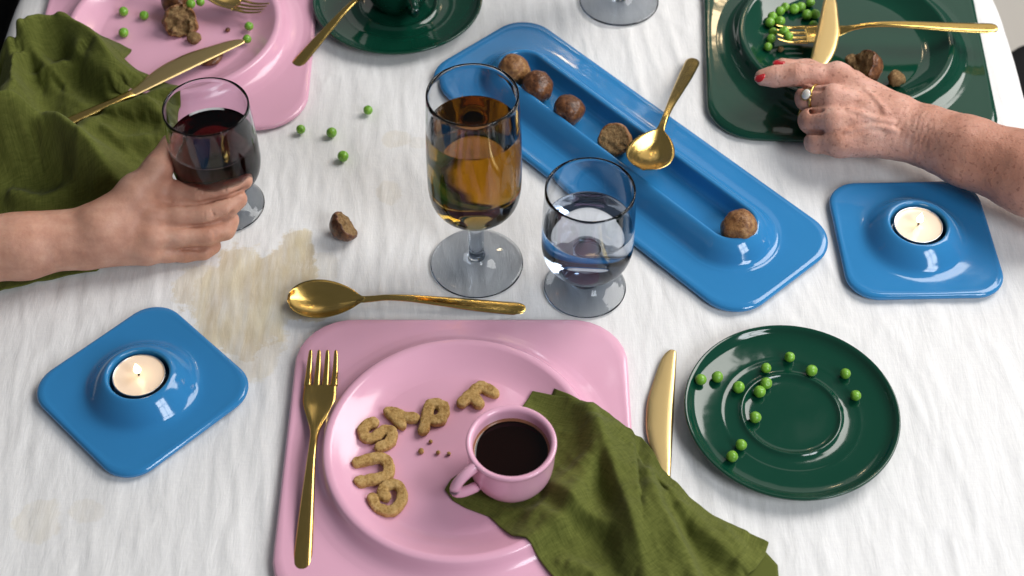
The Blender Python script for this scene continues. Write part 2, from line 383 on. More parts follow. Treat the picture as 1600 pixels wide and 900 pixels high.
# ------------------------------------------------------------------ moulded square ware (plates, holders, tray)
def rr_sdf(x, y, a, b, r):
    qx, qy = np.abs(x) - a + r, np.abs(y) - b + r
    return np.hypot(np.maximum(qx, 0), np.maximum(qy, 0)) + np.minimum(np.maximum(qx, qy), 0) - r
def ware(a, b, rc, L, core, ztop, nseg=56):
    """core: list of (offset, z) rings round a skeleton of half length L; then flat to rounded rectangle a x b with corner rc"""
    th = np.linspace(-np.pi / 2, np.pi / 2, nseg + 1)
    px, nx, ny = [], [], []
    if L > 0:
        ns = 60
        for s in np.linspace(-L, L, ns)[1:-1]: px.append(s); nx.append(0); ny.append(-1)
        for t in th: px.append(L); nx.append(np.cos(t)); ny.append(np.sin(t))
        for s in np.linspace(L, -L, ns)[1:-1]: px.append(s); nx.append(0); ny.append(1)
        for t in th: px.append(-L); nx.append(-np.cos(t)); ny.append(-np.sin(t))
    else:
        for t in np.arange(2 * nseg) / (2 * nseg) * 2 * np.pi: px.append(0); nx.append(np.cos(t)); ny.append(np.sin(t))
    px, nx, ny = map(np.array, (px, nx, ny)); R = np.full(len(px), 20.0)
    for _ in range(60): R -= rr_sdf(px + nx * R, ny * R, a, b, rc)
    rings = [(px + nx * r, ny * r, np.full(len(px), z)) for r, z in core]
    r0 = core[-1][0]; E = 2.1
    flat = lambda f, ins, z: rings.append((px + nx * (r0 + (R - r0) * f - ins), ny * (r0 + (R - r0) * f - ins), np.full(len(px), z)))
    for f in (.15, .35, .6, .85): flat(f, 3 * f, ztop)
    for t in np.linspace(0, np.pi, 9):                       # rounded edge
        h = ztop / 2 - .6; flat(1, E * (1 - np.sin(t)) , 1.2 + h + h * np.cos(t) + (.5 if t < .3 else 0))
    flat(1, 7, .6); flat(.5, 0, .6)
    V = np.stack([np.stack(r, -1) for r in rings]).reshape(-1, 3)
    return V, grid_faces(len(rings), len(px), False, True)[:, ::-1]
PLATE = cr([(r * .977, z if z < 6.5 or r < 70 else 6 + (z - 6) * .70) for r, z in [(0, 7.2), (40, 7.1), (66, 7.2), (72, 7.9), (79, 11), (86, 16.2), (91.5, 21.2), (94.2, 23.6), (96.8, 24.2), (99.4, 23.2), (101.2, 20), (103.5, 15), (107, 10.2), (111.5, 7.6), (116, 6.4), (119, 6)]], 4)
HOLD = [(0, 6.2)] + cr([(18, 6.2), (21, 6.6), (21.7, 8), (21.9, 14), (22.2, 19.5), (22.9, 21.8), (24.3, 22.6), (26, 22.1), (28.5, 20.4), (32, 17.2), (35.5, 13.4), (38.5, 10.0), (41, 7.9), (44, 6.6), (48, 6.1), (53, 6)], 4).tolist()
TRAY = [(0, 8), (8, 8)] + cr([(15, 8.2), (18, 9.6), (19.8, 13), (21, 20), (21.8, 27), (22.8, 29.6), (24.7, 30.5), (26.8, 29.8), (30, 27), (34.5, 21.6), (39, 14.6), (42.5, 9.4), (46, 7.0), (50, 6.2), (54, 6)], 4).tolist()
TRAY = [(r, z if z < 6.5 or r < 17 else 6 + (z - 6) * .68) for r, z in TRAY]; TRAY = [(r * .85, 6.4 if r < 17.5 else z) for r, z in TRAY]
SAUCER = cr([(r * .985, z) for r, z in [(0, 4.4), (20, 4.4), (31, 4.6), (34.5, 5.4), (37, 7.0), (39.2, 5.8), (42, 5.0), (49, 5.1), (52, 5.45), (55.5, 5.6), (63, 6.2), (70, 7.2), (74.5, 9.2), (77.5, 11.9), (79.6, 12.9), (80.6, 12.2), (80.2, 10.4), (76, 7.6), (66, 4.0), (52, 1.6), (45, .6), (0, .8)]], 4)
plates = {}
def square_plate(m, c, rz, label, group):
    V, F = ware(127, 127, 42, 0, PLATE.tolist(), 6)
    o = clean(link_mesh('square_plate', V, F, m)); o.location = (c[0] / 1000, c[1] / 1000, 0); o.rotation_euler.z = rz
    tag(o, label, 'plate', group); return o
PC = (-38.6, -163.5); BPC = (-309.0, 303.5); GPC = (304.0, 287.0); GROT = math.radians(-3.5); BROT = math.radians(1.0)
square_plate(M['pink'], PC, 0, 'square pink plate with raised round rim holding the letter cookies and pink mug', 'square plates')
square_plate(M['pink'], BPC, BROT, 'square pink plate at the far left partly under the crumpled olive napkin', 'square plates')
square_plate(M['green'], GPC, GROT, 'square dark green plate with raised round rim under the older hand', 'square plates')
def plate_h(x, y):
    h = np.zeros_like(np.asarray(x, float))
    for (c, a) in ((PC, 0), (BPC, BROT), (GPC, GROT)):
        dx, dy = x - c[0], y - c[1]; r = np.hypot(dx, dy)
        lx, ly = dx * math.cos(a) + dy * math.sin(a), -dx * math.sin(a) + dy * math.cos(a)
        ins = rr_sdf(lx, ly, 127, 127, 42) < 0
        h = np.where(ins, np.interp(r, PLATE[:, 0], PLATE[:, 1]), h)
    return h
SC1 = np.array([206.8, -127.5]); SC2 = np.array([-107.0, 347.0])
def saucer(c, label):
    V, F = lathe(SAUCER.tolist(), 128); o = clean(link_mesh('saucer', V, F, M['green'])); o.location = (c[0] / 1000, c[1] / 1000, 0)
    tag(o, label, 'saucer', 'green saucers'); return o
saucer(SC1, 'round dark green saucer scattered with peas at the front right')
saucer(SC2, 'round dark green saucer under the green cup at the back')
def sau_h(r): return float(np.interp(r, SAUCER[:58, 0], SAUCER[:58, 1]))

# blue candle holders with tealights
def holder(px, py, rz, label):
    V, F = ware(63.5, 63.5, 25, 0, HOLD, 6); c = at(px, py, 23)
    o = clean(link_mesh('candle_holder', V, F, M['blue'])); o.location = (c[0] / 1000, c[1] / 1000, 0); o.rotation_euler.z = rz
    tag(o, label, 'candle holder', 'blue candle holders'); return c
def tealight(c, label, first=[None]):
    z = 6.4
    if first[0] is None:
        r = thing('tealight', label, 'candle', (c[0], c[1], z), 0, 'lit tealights')
        V, F = lathe([(0, 0), (18.8, 0), (19.2, .6), (19.2, 13.6), (19.6, 14.2), (19.2, 14.5), (18.7, 14), (18.7, 3), (0, 3)], 64); clean(link_mesh('metal_cup', V, F, M['aluminium'], r))
        V, F = lathe(cr([(18.65, 12), (18.65, 13.7), (18, 13.3), (14, 12.9), (6, 12.8), (1.5, 13.1), (0, 13.4)], 3).tolist(), 64); clean(link_mesh('wax', V, F, M['wax'], r))
        V, F = tube([(0, 0, 12), (0, .2, 15), (.5, -.3, 17.5)], [1.0, 1.0, .8], 8); link_mesh('wick', V, F, M['wick'], r)
        V, F = lathe(cr([(0, 17.4), (1.9, 18.4), (2.8, 20.4), (2.3, 22.8), (1.0, 26), (0, 28.5)], 4).tolist(), 16); clean(link_mesh('flame', V, F, M['flame'], r))
        first[0] = r
    else: dup(first[0], (c[0], c[1], z), .8, label)
HL = holder(216, 583, math.radians(45.5), 'square blue candle holder turned corner-on at the front left')
HR = holder(1436, 348, math.radians(1.5), 'square blue candle holder below the freckled forearm on the right')
tealight(HL, 'lit tealight in the blue holder at the front left')
tealight(HR, 'lit tealight in the blue holder below the freckled forearm')
TR = math.radians(-48.0); TC = np.array([93.5, 146.5])
def tray():
    V, F = ware(193, 65, 32, 125.5, TRAY, 6); o = clean(link_mesh('serving_tray', V, F, M['blue']))
    o.location = (TC[0] / 1000, TC[1] / 1000, 0); o.rotation_euler.z = TR
    tag(o, 'long blue serving tray with a raised trough holding meatballs', 'tray')
tray()

# ------------------------------------------------------------------ mugs
def mug(kind, m, label, loc, ha, drink=True):
    r = thing('coffee_cup', label, 'cup', loc, 0)
    prof = cr([(0, 1.2), (17, 1.0), (18.6, 0), (20.2, .2), (21.8, 1.6), (25.5, 7), (28.8, 15), (30.2, 25), (30.6, 38), (31.0, 45), (31.8, 48.4), (31.2, 50.2), (29.4, 50.4), (27.6, 48.8), (27.0, 45), (26.6, 30), (25, 15), (21, 6.5), (14, 4.2), (0, 4)], 4)
    prof[:, 1] *= .88; V, F = lathe(prof.tolist(), 96); clean(link_mesh('cup_body', V, F, m, r))
    a = np.linspace(-.12, 1.12, 22) * np.pi; c, s = math.cos(ha), math.sin(ha)
    rad = 27.5 + 20.5 * np.sin(np.clip(a, 0, np.pi)) - 4 * (a < 0) - 4 * (a > np.pi); zz = 27.5 + 12.5 * np.cos(a)
    rad = np.maximum(rad, 30.4)
    pts = np.stack([rad * c, rad * s, zz], -1)
    V, F = tube(pts, 3.7, 14, 1.1); link_mesh('handle', V, F, m, r)
    if drink:
        V, F = lathe([(0, 32.5), (24, 32.5), (26.1, 32.7), (26.75, 33.6)], 64); clean(link_mesh('coffee', V, F, M['coffee'], r)); V, F = lathe([(25.6, 32.9), (26.45, 33.2), (26.62, 34.6), (26.9, 34.8)], 64); link_mesh('coffee_rim', V, F, M['coffee_ring'], r)
    return r
MP = at(799, 690, 54.0)
mug('pink', M['pink'], 'pink coffee mug full of black coffee standing on the olive napkin', (MP[0], MP[1], 9.6), math.radians(216))
mug('green', M['green'], 'dark green cup on the green saucer at the back edge', (SC2[0] + 1, SC2[1] + 2, 5.0), math.radians(-68), False)

# ------------------------------------------------------------------ glasses
def offset_in(o, t=1.4): return [(max(r - t, 0), z) for r, z in o]
def glassware(name, label, foot_r, stem, bowl, wall, bottom_z, loc, level=0):
    r = thing(name, label, 'glass', loc)
    foot = [(0, 2.6), (foot_r * .3, 2.2), (foot_r * .6, 1.2), (foot_r - 2, .2), (foot_r - .5, .5), (foot_r, 1.1), (foot_r - .5, 1.8), (foot_r - 2.5, 2.2)]
    ft = foot + stem; prof = ft + bowl
    rim = bowl[-1]; inner = []
    for (rr, z) in cr(bowl, 5)[::-1]:
        if z > bottom_z + wall * 1.6: inner.append((rr - wall, z))
    ib = [(inner[-1][0] * k, bottom_z + (inner[-1][1] - bottom_z) * (1 - math.sqrt(max(0, 1 - k * k)))) for k in (.92, .8, .62, .42, .22)] + [(0, bottom_z)]
    out = cr(stem + bowl, 5).tolist()
    top = [(rim[0] - .15, rim[1] + .5), (rim[0] - wall / 2, rim[1] + .8), (rim[0] - wall + .15, rim[1] + .5)]
    full = foot + out + top + inner + ib
    V, F = lathe(full, 112); o = link_mesh('glass_body', V, F, M['glass'], r)
    if 1:
        rows = np.array([0] * (len(foot) + len(out) + len(top)) + [1 if level and p[1] < level - .3 else 0 for p in inner + ib])[1:]
        at_ = o.data.attributes.new('ior', 'FLOAT', 'FACE'); at_.data.foreach_set('value', np.where(np.repeat(rows, 112) > 0, 1.42 / 1.34, 1.42))
    clean(o)
    return r, inner[::-1], ib[::-1]
def fill(root, inner, ib, level, m, name):
    pts = ib[:-0 or None] + [p for p in inner if p[1] < level]
    rl = float(np.interp(level, [p[1] for p in inner], [p[0] for p in inner]))
    e = .25
    pr = [(max(a + (e if a > 0 else 0), 0), z - e) for a, z in pts] + [(rl + e, level - .2), (rl + .2, level + .5), (rl - .8, level - .1), (rl - 2.2, level - .5), (0, level - .6)]
    V, F = lathe(pr, 96); o = link_mesh(name, V, F, M[m], root)
    at_ = o.data.attributes.new('ior', 'FLOAT', 'FACE'); at_.data.foreach_set('value', np.repeat([1.001] * len(pts) + [1.34] * 4, 96)); return clean(o)
# tall goblet with amber drink
GS = [(25, 3.6), (14, 6.0), (8.5, 9.5), (6.2, 15), (6.2, 30), (6.4, 54)]
GB = [(8.5, 63.5), (18, 65), (27, 69), (33, 76.5), (35.5, 87), (36, 100), (35.9, 125), (35.2, 152), (33.7, 184)]
gb = at(745, 412)
goblet, inn, ib = glassware('goblet', 'tall smoky stemmed goblet filled with amber drink', 37.5, GS, GB, 1.5, 69.5, (gb[0], gb[1], 0), zat(gb[0], gb[1], 199))
fill(goblet, inn, ib, zat(gb[0], gb[1], 199), 'wine_amber', 'drink')
t = at(967, 2); goblet2, _, _ = glassware('goblet', 'smoky stemmed goblet of which only the round foot shows at the back', 37.5, GS, GB, 1.5, 69.5, (t[0], t[1], 0))
# low tumblers on a short flared foot
TS = [(27, 4.2), (19, 8), (13.0, 14.5), (10.4, 24)]
TB = [(11.5, 30), (20, 31), (28, 34.2), (33, 40), (35.3, 49), (35.7, 60), (35.2, 85), (33.9, 112)]
wg = at(914, 449)
wt, inn, ib = glassware('footed_tumbler', 'smoky footed tumbler half full of clear water beside the amber goblet', 32.7, TS, TB, 1.5, 35, (wg[0], wg[1], 0), zat(wg[0], wg[1], 350))
fill(wt, inn, ib, zat(wg[0], wg[1], 350), 'water', 'water')
RG = at(321, 166, 112.5)
rt, inn, ib = glassware('footed_tumbler', 'smoky footed tumbler of dark red wine gripped by the hand on the left', 32.7, TS, TB, 1.5, 35, (RG[0], RG[1], 0), zat(RG[0], RG[1], 218))
fill(rt, inn, ib, zat(RG[0], RG[1], 218), 'wine_red', 'wine')

# ------------------------------------------------------------------ cutlery
def loft(st, nv=7, caps=(True, True)):
    """stations (x, halfwidth, z, thick, dish, yoff)"""
    V = []; n = 2 * nv
    v = np.linspace(-1, 1, nv); edge = np.sqrt(np.maximum(0, 1 - np.abs(v) ** 4))
    for x, hw, z, t, d, yo in st:
        top = z + d * v ** 2 + t / 2 * edge; bot = z + d * v ** 2 - t / 2 * edge - 1e-3
        for k in range(nv): V.append((x, v[k] * hw + yo, top[k]))
        for k in range(nv)[::-1]: V.append((x, v[k] * hw + yo, bot[k]))
    F = grid_faces(len(st), n, False, True).tolist()
    if caps[0]: F += [list(range(n))[::-1]]
    if caps[1]: F += [list(range((len(st) - 1) * n, len(st) * n))]
    return V, F
HANDLE = [(68, 3.0, 10.5, 2.8, 0, 0), (78, 2.9, 12.2, 2.8, 0, 0), (95, 3.5, 12.2, 2.7, -.1, 0), (120, 4.9, 9.6, 2.5, -.3, 0), (150, 6.2, 5.6, 2.3, -.4, 0), (172, 6.6, 3.2, 2.2, -.4, 0), (181, 6.5, 2.5, 2.1, -.3, 0), (185.5, 5.4, 2.2, 1.9, -.2, 0), (187.6, 3.0, 2.1, 1.3, 0, 0), (188, .8, 2.1, .5, 0, 0)]
def sub(st, n=4): return cr(st, n)
def fork_mesh(r):
    head = [(25, 11.6, 3.4, 1.5, 1.6, 0), (31, 11.9, 3.0, 1.6, 1.9, 0), (39, 11.6, 3.2, 1.8, 1.9, 0), (48, 9.0, 5.0, 2.1, 1.2, 0), (57, 5.6, 7.6, 2.4, .5, 0), (63, 3.8, 9.4, 2.7, .1, 0), (68, 3.0, 10.5, 2.8, 0, 0)]
    V, F = loft(sub(head), 9, (True, False)); link_mesh('fork_head', V, F, M['gold'], r)
    for y in (-9.6, -3.2, 3.2, 9.6):
        st = [(0, .45, 9.5, .5, 0, y * .96), (1, 1.2, 9.0, .9, 0, y * .96), (6, 1.75, 7.0, 1.2, 0, y * .98), (14, 2.1, 4.8, 1.4, 0, y), (21, 2.4, 3.7 + .016 * y * y * .7, 1.5, 0, y), (26, 2.8, 3.3 + .012 * y * y, 1.5, 0, y)]
        V, F = loft(sub(st), 5); link_mesh('tine', V, F, M['gold'], r)
    V, F = loft(sub(HANDLE), 9, (False, True)); link_mesh('handle', V, F, M['gold'], r)
    for ch in r.children: ch.data.transform(Matrix.Diagonal((1.09, 1.04, 1, 1)))
def spoon_mesh(r):
    st = []
    for t in np.linspace(0, 1, 22):
        x = .3 + 58 * t; hw = 20.0 * math.sin(math.pi * min(1, t ** .78 * .98 + .012)) ** .62
        if t > .7: hw = max(hw, 3.6)
        dz = 8.5 * math.sin(math.pi * min(t * .95 + .03, 1)) ** .8
        st.append((x, max(hw, .8), 9.5 - dz, 1.2, dz * .95, 0))
    st += [(61, 3.4, 9.3, 2.2, .2, 0), (64, 3.1, 9.9, 2.6, 0, 0), (68, 3.0, 10.5, 2.8, 0, 0)]
    V, F = loft(st, 13, (True, False)); link_mesh('spoon_bowl', V, F, M['gold'], r)
    V, F = loft(sub(HANDLE), 9, (False, True)); link_mesh('handle', V, F, M['gold'], r)
def knife_mesh(r):
    V = []
    bl = [(0, 3), (1.2, 6.0), (5, 9.4), (14, 12.6), (30, 16.2), (48, 20), (62, 20.6), (74, 20.2), (86, 18), (97, 14.4), (107, 11), (116, 9.4)]
    st = [(x, w_ / 2, 1.6, 1.5 if x > 1 else .8, 0, 11 - w_ / 2 - (2.2 if x < 1 else .6 if x < 3 else 0)) for x, w_ in bl]
    V, F = loft(sub(st), 9, (True, False)); link_mesh('blade', V, F, M['gold_blade'], r)
    st = [(116, 4.7, 1.6, 1.5, 0, 6.3), (121, 4.4, 2.0, 2.8, 0, 6.6), (135, 3.9, 2.4, 3.8, 0, 7.0), (170, 5.0, 2.6, 4.0, 0, 6.0), (204, 5.8, 2.6, 3.8, 0, 5.4), (210, 4.8, 2.5, 3.2, 0, 5.4), (212, 2.2, 2.5, 1.6, 0, 5.4)]
    V, F = loft(sub(st), 9, (False, True)); link_mesh('handle', V, F, M['gold'], r)
protos = {}
def cutlery(kind, tip, end, label, roll=0.0, group=None, flip=False):
    """tip and end in mm; local x runs from the tip to the handle's end"""
    if kind not in protos:
        r = thing(kind, label, kind, group=group); dict(fork=fork_mesh, spoon=spoon_mesh, knife=knife_mesh)[kind](r); protos[kind] = r
    else: r = dup(protos[kind], label=label, group=group)
    r['category'] = kind
    tip = np.array(tip, float); x = np.array(end, float) - tip; x /= np.linalg.norm(x)
    z = np.array([0, 0, 1.]); z -= x * (z @ x); z /= np.linalg.norm(z); y = np.cross(z, x)
    c, s = math.cos(roll), math.sin(roll); y, z = y * c + z * s, z * c - y * s
    if flip: y, z = -y, -z
    Mx = Matrix([[x[0], y[0], z[0], tip[0] / 1000], [x[1], y[1], z[1], tip[1] / 1000], [x[2], y[2], z[2], tip[2] / 1000], [0, 0, 0, 1]])
    r.matrix_world = Mx; return r
GFK, GKN, GSP = 'gold forks', 'gold knives', 'gold spoons'
cutlery('fork', at(506, 551, 12), at(471, 888, 6.3) , 'gold fork lying face up on the pink plate edge left of the cookies', group=GFK).location.z = .0062
protos['fork'].scale = (1.05, 1, 1)
cutlery('spoon', at(449, 470, 6), at(813, 478, 2), 'gold spoon on the tablecloth beside the large stain', group=GSP).location.z = .0004
cutlery('knife', at(1035, 547, 1), at(1018, 850, 1), 'gold knife on the tablecloth with its handle under the olive napkin', group=GKN).location.z = .0006
# spoon leaning on the tray trough
cutlery('spoon', at(1003, 278, 30), at(1087, 88, 1), 'gold spoon resting in the blue tray with its handle over the edge', group=GSP)
cutlery('spoon', at(640, -62, 24), at(480, 91, 3), 'gold spoon leaning over the far saucer with only its handle in view', group=GSP)
cutlery('fork', at(1213, 62, 12), at(1559, 46, 30), 'gold fork lying across the dark green plate under the knife', group=GFK).scale = (.96, 1, 1)
kn = cutlery('knife', at(1309, -12, 30), at(1262, 205, 20), 'gold knife held in the older hand over the green plate', group=GKN, flip=True); 
for ch in kn.children:
    if ch.name.startswith('handle'): ch.scale = (.5, 1, 1); ch.location = (.058, 0, 0)
cutlery('knife', at(374, 59, 15), at(46, 216, 24), 'gold knife on the far pink plate with its handle under the napkin', group=GKN)
cutlery('fork', at(414, 26, 13), at(170, -40, 26), 'gold fork on the far pink plate with only its tines in view', group=GFK, roll=.25)

# ------------------------------------------------------------------ peas
def pea_meshes():
    out = []
    for s in range(4):
        n, mm = 20, 12; V = []; F = []
        rs = np.random.RandomState(s)
        a = np.arange(n) / n * 2 * np.pi; ph = np.linspace(0, np.pi, mm)
        g, p = np.meshgrid(a, ph, indexing='ij'); x, y, z = np.sin(p) * np.cos(g), np.sin(p) * np.sin(g), np.cos(p)
        R = 4.5 * (1 + .05 * vnoise(x * 1.6 + s * 5, y * 1.6, z * 1.6) + .025 * vnoise(x * 4 + s, y * 4, z * 4)) - 1.25 * np.exp(-((x - .25 * (s - 1.5)) ** 2 + (y + .2 * s - .3) ** 2 + (z - 1) ** 2) / .06) * (s != 1)
        V = np.stack([x * R, y * R, z * R * .96], -1).reshape(-1, 3); o = clean(link_mesh('pea', V, grid_faces(n, mm, True, False), M['pea'])); out.append(o)
    return out
pm = pea_meshes(); pea_i = [0]; rnd = random.Random(4)
def pea(px, py, z, label, group, xy=None):
    k = pea_i[0]; pea_i[0] += 1
    o = pm[k] if k < 4 else pm[rnd.randrange(4)].copy()
    if k >= 4: col.objects.link(o)
    p = at(px, py, z + 4.3) if xy is None else np.array(xy)
    o.location = (p[0] / 1000, p[1] / 1000, (z + 4.3) / 1000); o.rotation_euler = (rnd.uniform(-.5, .5), rnd.uniform(-.5, .5), rnd.uniform(0, 6)); s = rnd.uniform(.88, 1.08); o.scale = (s, s, s)
    tag(o, label, 'pea', group)
for a in [(470, 202, 'leftmost green pea of the four loose on the tablecloth'), (518, 207, 'green pea on the tablecloth just right of the leftmost loose pea'),
          (575, 172, 'green pea on the tablecloth nearest the green saucer, farthest back of four'), (536, 244, 'green pea on the tablecloth nearest the half meatball')]:
    pea(a[0], a[1], 0, a[2], 'peas loose on the tablecloth')
for px, py, l in [(193, 18, 'green pea on the far pink plate, behind the other two left of the meatball'), (225, 24, 'green pea on the far pink plate closest to the bitten meatball'), (193, 51, 'green pea on the far pink plate above the napkin corner'),
                  (389, 41, 'green pea on the far pink plate just below the fork tines'), (386, 61, 'green pea on the far pink plate touching the knife tip')]:
    pea(px, py, 9 if px > 300 else 7.2, l, 'peas on the far pink plate')
for px, py, z, l in [(298, 6, 24, 'green pea lying on top of the meatball on the far pink plate'), (313, 3, 20, 'green pea at the right edge of the meatball on the far pink plate')]:
    pea(px, py, z, l, 'peas on the far pink plate')
for px, py, l in [(1095, 593, 'pea at the far left rim of the round green saucer'), (1121, 589, 'second pea from the left rim of the round green saucer'), (1154, 605, 'pea just outside the left of the inner ring on the round green saucer'),
                  (1197, 575, 'pea behind the inner ring of the round green saucer'), (1197, 599, 'rear pea of the touching pair on the inner ring of the round green saucer'), (1187, 612, 'front pea of the touching pair on the inner ring of the round green saucer'),
                  (1234, 558, 'pea farthest back on the round green saucer'), (1268, 579, 'pea behind the right side of the inner ring on the round green saucer'), (1321, 584, 'rear pea of the two at the right side of the round green saucer'),
                  (1337, 618, 'front pea of the two at the right side of the round green saucer'), (1180, 652, 'single pea on the left of the inner ring of the round green saucer'), (1158, 695, 'rear pea of the pair at the front of the round green saucer'), (1144, 713, 'pea nearest the viewer on the round green saucer')]:
    z = 6
    for _ in range(4): p = at(px, py, z + 4.3); z = sau_h(math.hypot(p[0] - SC1[0], p[1] - SC1[1]))
    pea(px, py, z, l, 'peas on the round green saucer')
gp = [(1200, 73, 0, 'lowest left pea in the heap on the square green plate'), (1205, 60, 0, 'pea beside the tip of the fork tines on the square green plate'), (1208, 50, 0, 'pea just behind the fork tines on the square green plate'),
      (1203, 35, 0, 'leftmost pea of the heap on the square green plate'), (1207, 26, 0, 'pea at the left of the heap above the leftmost pea on the square green plate'), (1219, 33, 0, 'pea in the middle of the heap on the square green plate'),
      (1219, 17, 0, 'large pea at the back of the heap on the square green plate'), (1227, 11, 0, 'small pea between the heap and the far rim of the square green plate'), (1241, 14, 0, 'left pea of the touching pair right of the heap on the square green plate'),
      (1251, 11, 0, 'right pea of the touching pair right of the heap on the square green plate'), (1266, 4, 0, 'pea farthest back and right on the square green plate'), (1261, 23, 0, 'left pea of the touching pair near the knife on the square green plate'),
      (1274, 22, 0, 'right pea of the touching pair near the knife on the square green plate'), (1271, 39, 0, 'pea closest to the knife blade on the square green plate'), (1225, 49, 9, 'pea caught on top of the fork tines'), (1232, 57, 9, 'second pea caught on top of the fork tines')]
for px, py, dz, l in gp:
    z = 7
    for _ in range(3): p = at(px, py, z + 4.3); z = float(plate_h(p[0], p[1]))
    pea(px, py, z + dz, l, 'peas heaped on the square green plate')

# ------------------------------------------------------------------ meatballs, crumbs, cookies
def lump(name, R, seed, c_mm, label, cat='meatball', group=None, cut=None, mats=None, h=.9, rough=1.0, squash=1.0):
    f = Field((-R * 1.25,) * 3, (R * 1.25,) * 3, h); X, Y, Z = f.grids(); s = seed * 7.3
    D = np.sqrt(X ** 2 + Y ** 2 + (Z / squash) ** 2) - R - 1.1 * rough * fbm(X / 8 + s, Y / 8, Z / 8 + s, 3) - .7 * vnoise(X / 14 + s, Y / 14, Z / 14)
    if cut is not None:
        n = np.array(cut[0], float); n /= np.linalg.norm(n); pl = X * n[0] + Y * n[1] + Z * n[2] - cut[1] - 1.6 * rough ** 2 * fbm(X / 5 + s, Y / 5, Z / 5, 3); Dc = np.maximum(D, pl)
    else: Dc = D
    V, F = f.mesh(Dc); V = relax(V, F, 1, .35)
    o = link_mesh(name, V, F, mats or [M['meat_crust'], M['meat_inside']])
    if cut is not None:
        ix = np.clip(((V - f.lo) / h).round().astype(int), 0, np.array(D.shape) - 1); ins = D[tuple(ix.T)] < -1.3
        fi = ins[F].sum(1) >= 3
        if len(o.data.polygons) == len(F): o.data.polygons.foreach_set('material_index', fi.astype(int).tolist())
    o.location = [v / 1000 for v in c_mm]; tag(o, label, cat, group); return o
TRU = np.array([math.cos(TR), math.sin(TR)])
MC, PCR = [M['meat_crust'], M['meat_inside']], [M['meat_crust_pale'], M['meat_inside']]
gm = 'meatballs in the blue tray'
for (px, py, R, m_, cut, sd, l) in [(803, 110, 14.2, PCR, None, 1, 'light brown meatball at the far end of the blue tray'), (839, 136, 14.0, MC, None, 2, 'dark browned meatball touching the rearmost one in the blue tray'),
                                (889, 172, 13.6, MC, None, 3, 'very dark meatball alone in the middle of the blue tray'), (961, 219, 14.2, PCR, ((-.15, -.62, .75), 4.5), 4, 'halved meatball with its crumbly cut face up beside the spoon in the tray'),
                                (1155, 355, 14.6, PCR, None, 5, 'light brown meatball at the near end of the blue tray')]:
    c = at(px, py, 6.4 + R * .95); lump('meatball', R, sd, c, l, group=gm, cut=cut, mats=m_)
c = at(541, 352, 11); lump('meatball', 13.5, 6, (c[0], c[1], 10.8), 'half eaten dark meatball lying alone on the tablecloth', cut=((.75, .25, .62), 1.5))
c = at(283, 36, 16); lump('meatball', 15.5, 7, (c[0], c[1], 18), 'bitten pale meatball in the middle of the far pink plate', cut=((.35, -.75, .55), 3), mats=PCR, rough=1.7)
c = at(278, 4, 18); lump('meatball', 14.5, 8, (c[0], c[1], 20), 'dark meatball at the back of the far pink plate')
c = at(304, 62, 9); lump('meatball_crumb', 5.5, 9, (c[0], c[1], 11), 'crumbly piece broken off the bitten meatball on the far pink plate', mats=[M['meat_inside']], rough=1.6, h=.7, cat='crumb')
c = at(328, 90, 10); lump('meatball', 12.0, 10, (c[0], c[1], 11.5), 'flat browned meatball piece tucked under the knife on the far pink plate', squash=.45)
c = at(356, 48, 8); lump('meatball_crumb', 2.6, 11, (c[0], c[1], 9.5), 'small brown crumb near the knife tip on the far pink plate', h=.6, cat='crumb')
c = at(1348, 108, 16); lump('meatball', 17, 12, (c[0], c[1], 18), 'broken reddish brown meatball behind the older hand on the green plate', cut=((-.85, -.1, .5), 3))
c = at(1399, 127, 12); lump('meatball_crumb', 7.5, 13, (c[0], c[1], 15), 'crumbly meatball piece right of the hand on the green plate', mats=[M['meat_inside']], rough=1.7, h=.7, cat='crumb')
c = at(1331, 96, 12); lump('meatball_crumb', 6.5, 14, (c[0], c[1], 13), 'pale crumb pile left of the broken meatball on the green plate', mats=[M['meat_inside']], rough=1.8, h=.7, cat='crumb')
c = at(1220, 79, 9); lump('meatball_crumb', 3, 15, (c[0], c[1], 11), 'small crumb below the fork tines on the green plate', mats=[M['meat_inside']], rough=1.5, h=.6, cat='crumb')
for k, (px, py, R, l) in enumerate([(658, 705, 2.0, 'largest cookie crumb, left of the row of crumbs on the pink plate'), (673, 690, 1.4, 'cookie crumb highest in the group on the pink plate'), (684, 707, 1.4, 'cookie crumb between two others in the row on the pink plate'), (701, 709, 1.1, 'cookie crumb nearest the pink mug on the plate')]):
    c = at(px, py, 8.6); lump('cookie_crumb', R, 20 + k, c, l, 'crumb', 'cookie crumbs on the pink plate', mats=[M['cookie']], h=.45, rough=.5)

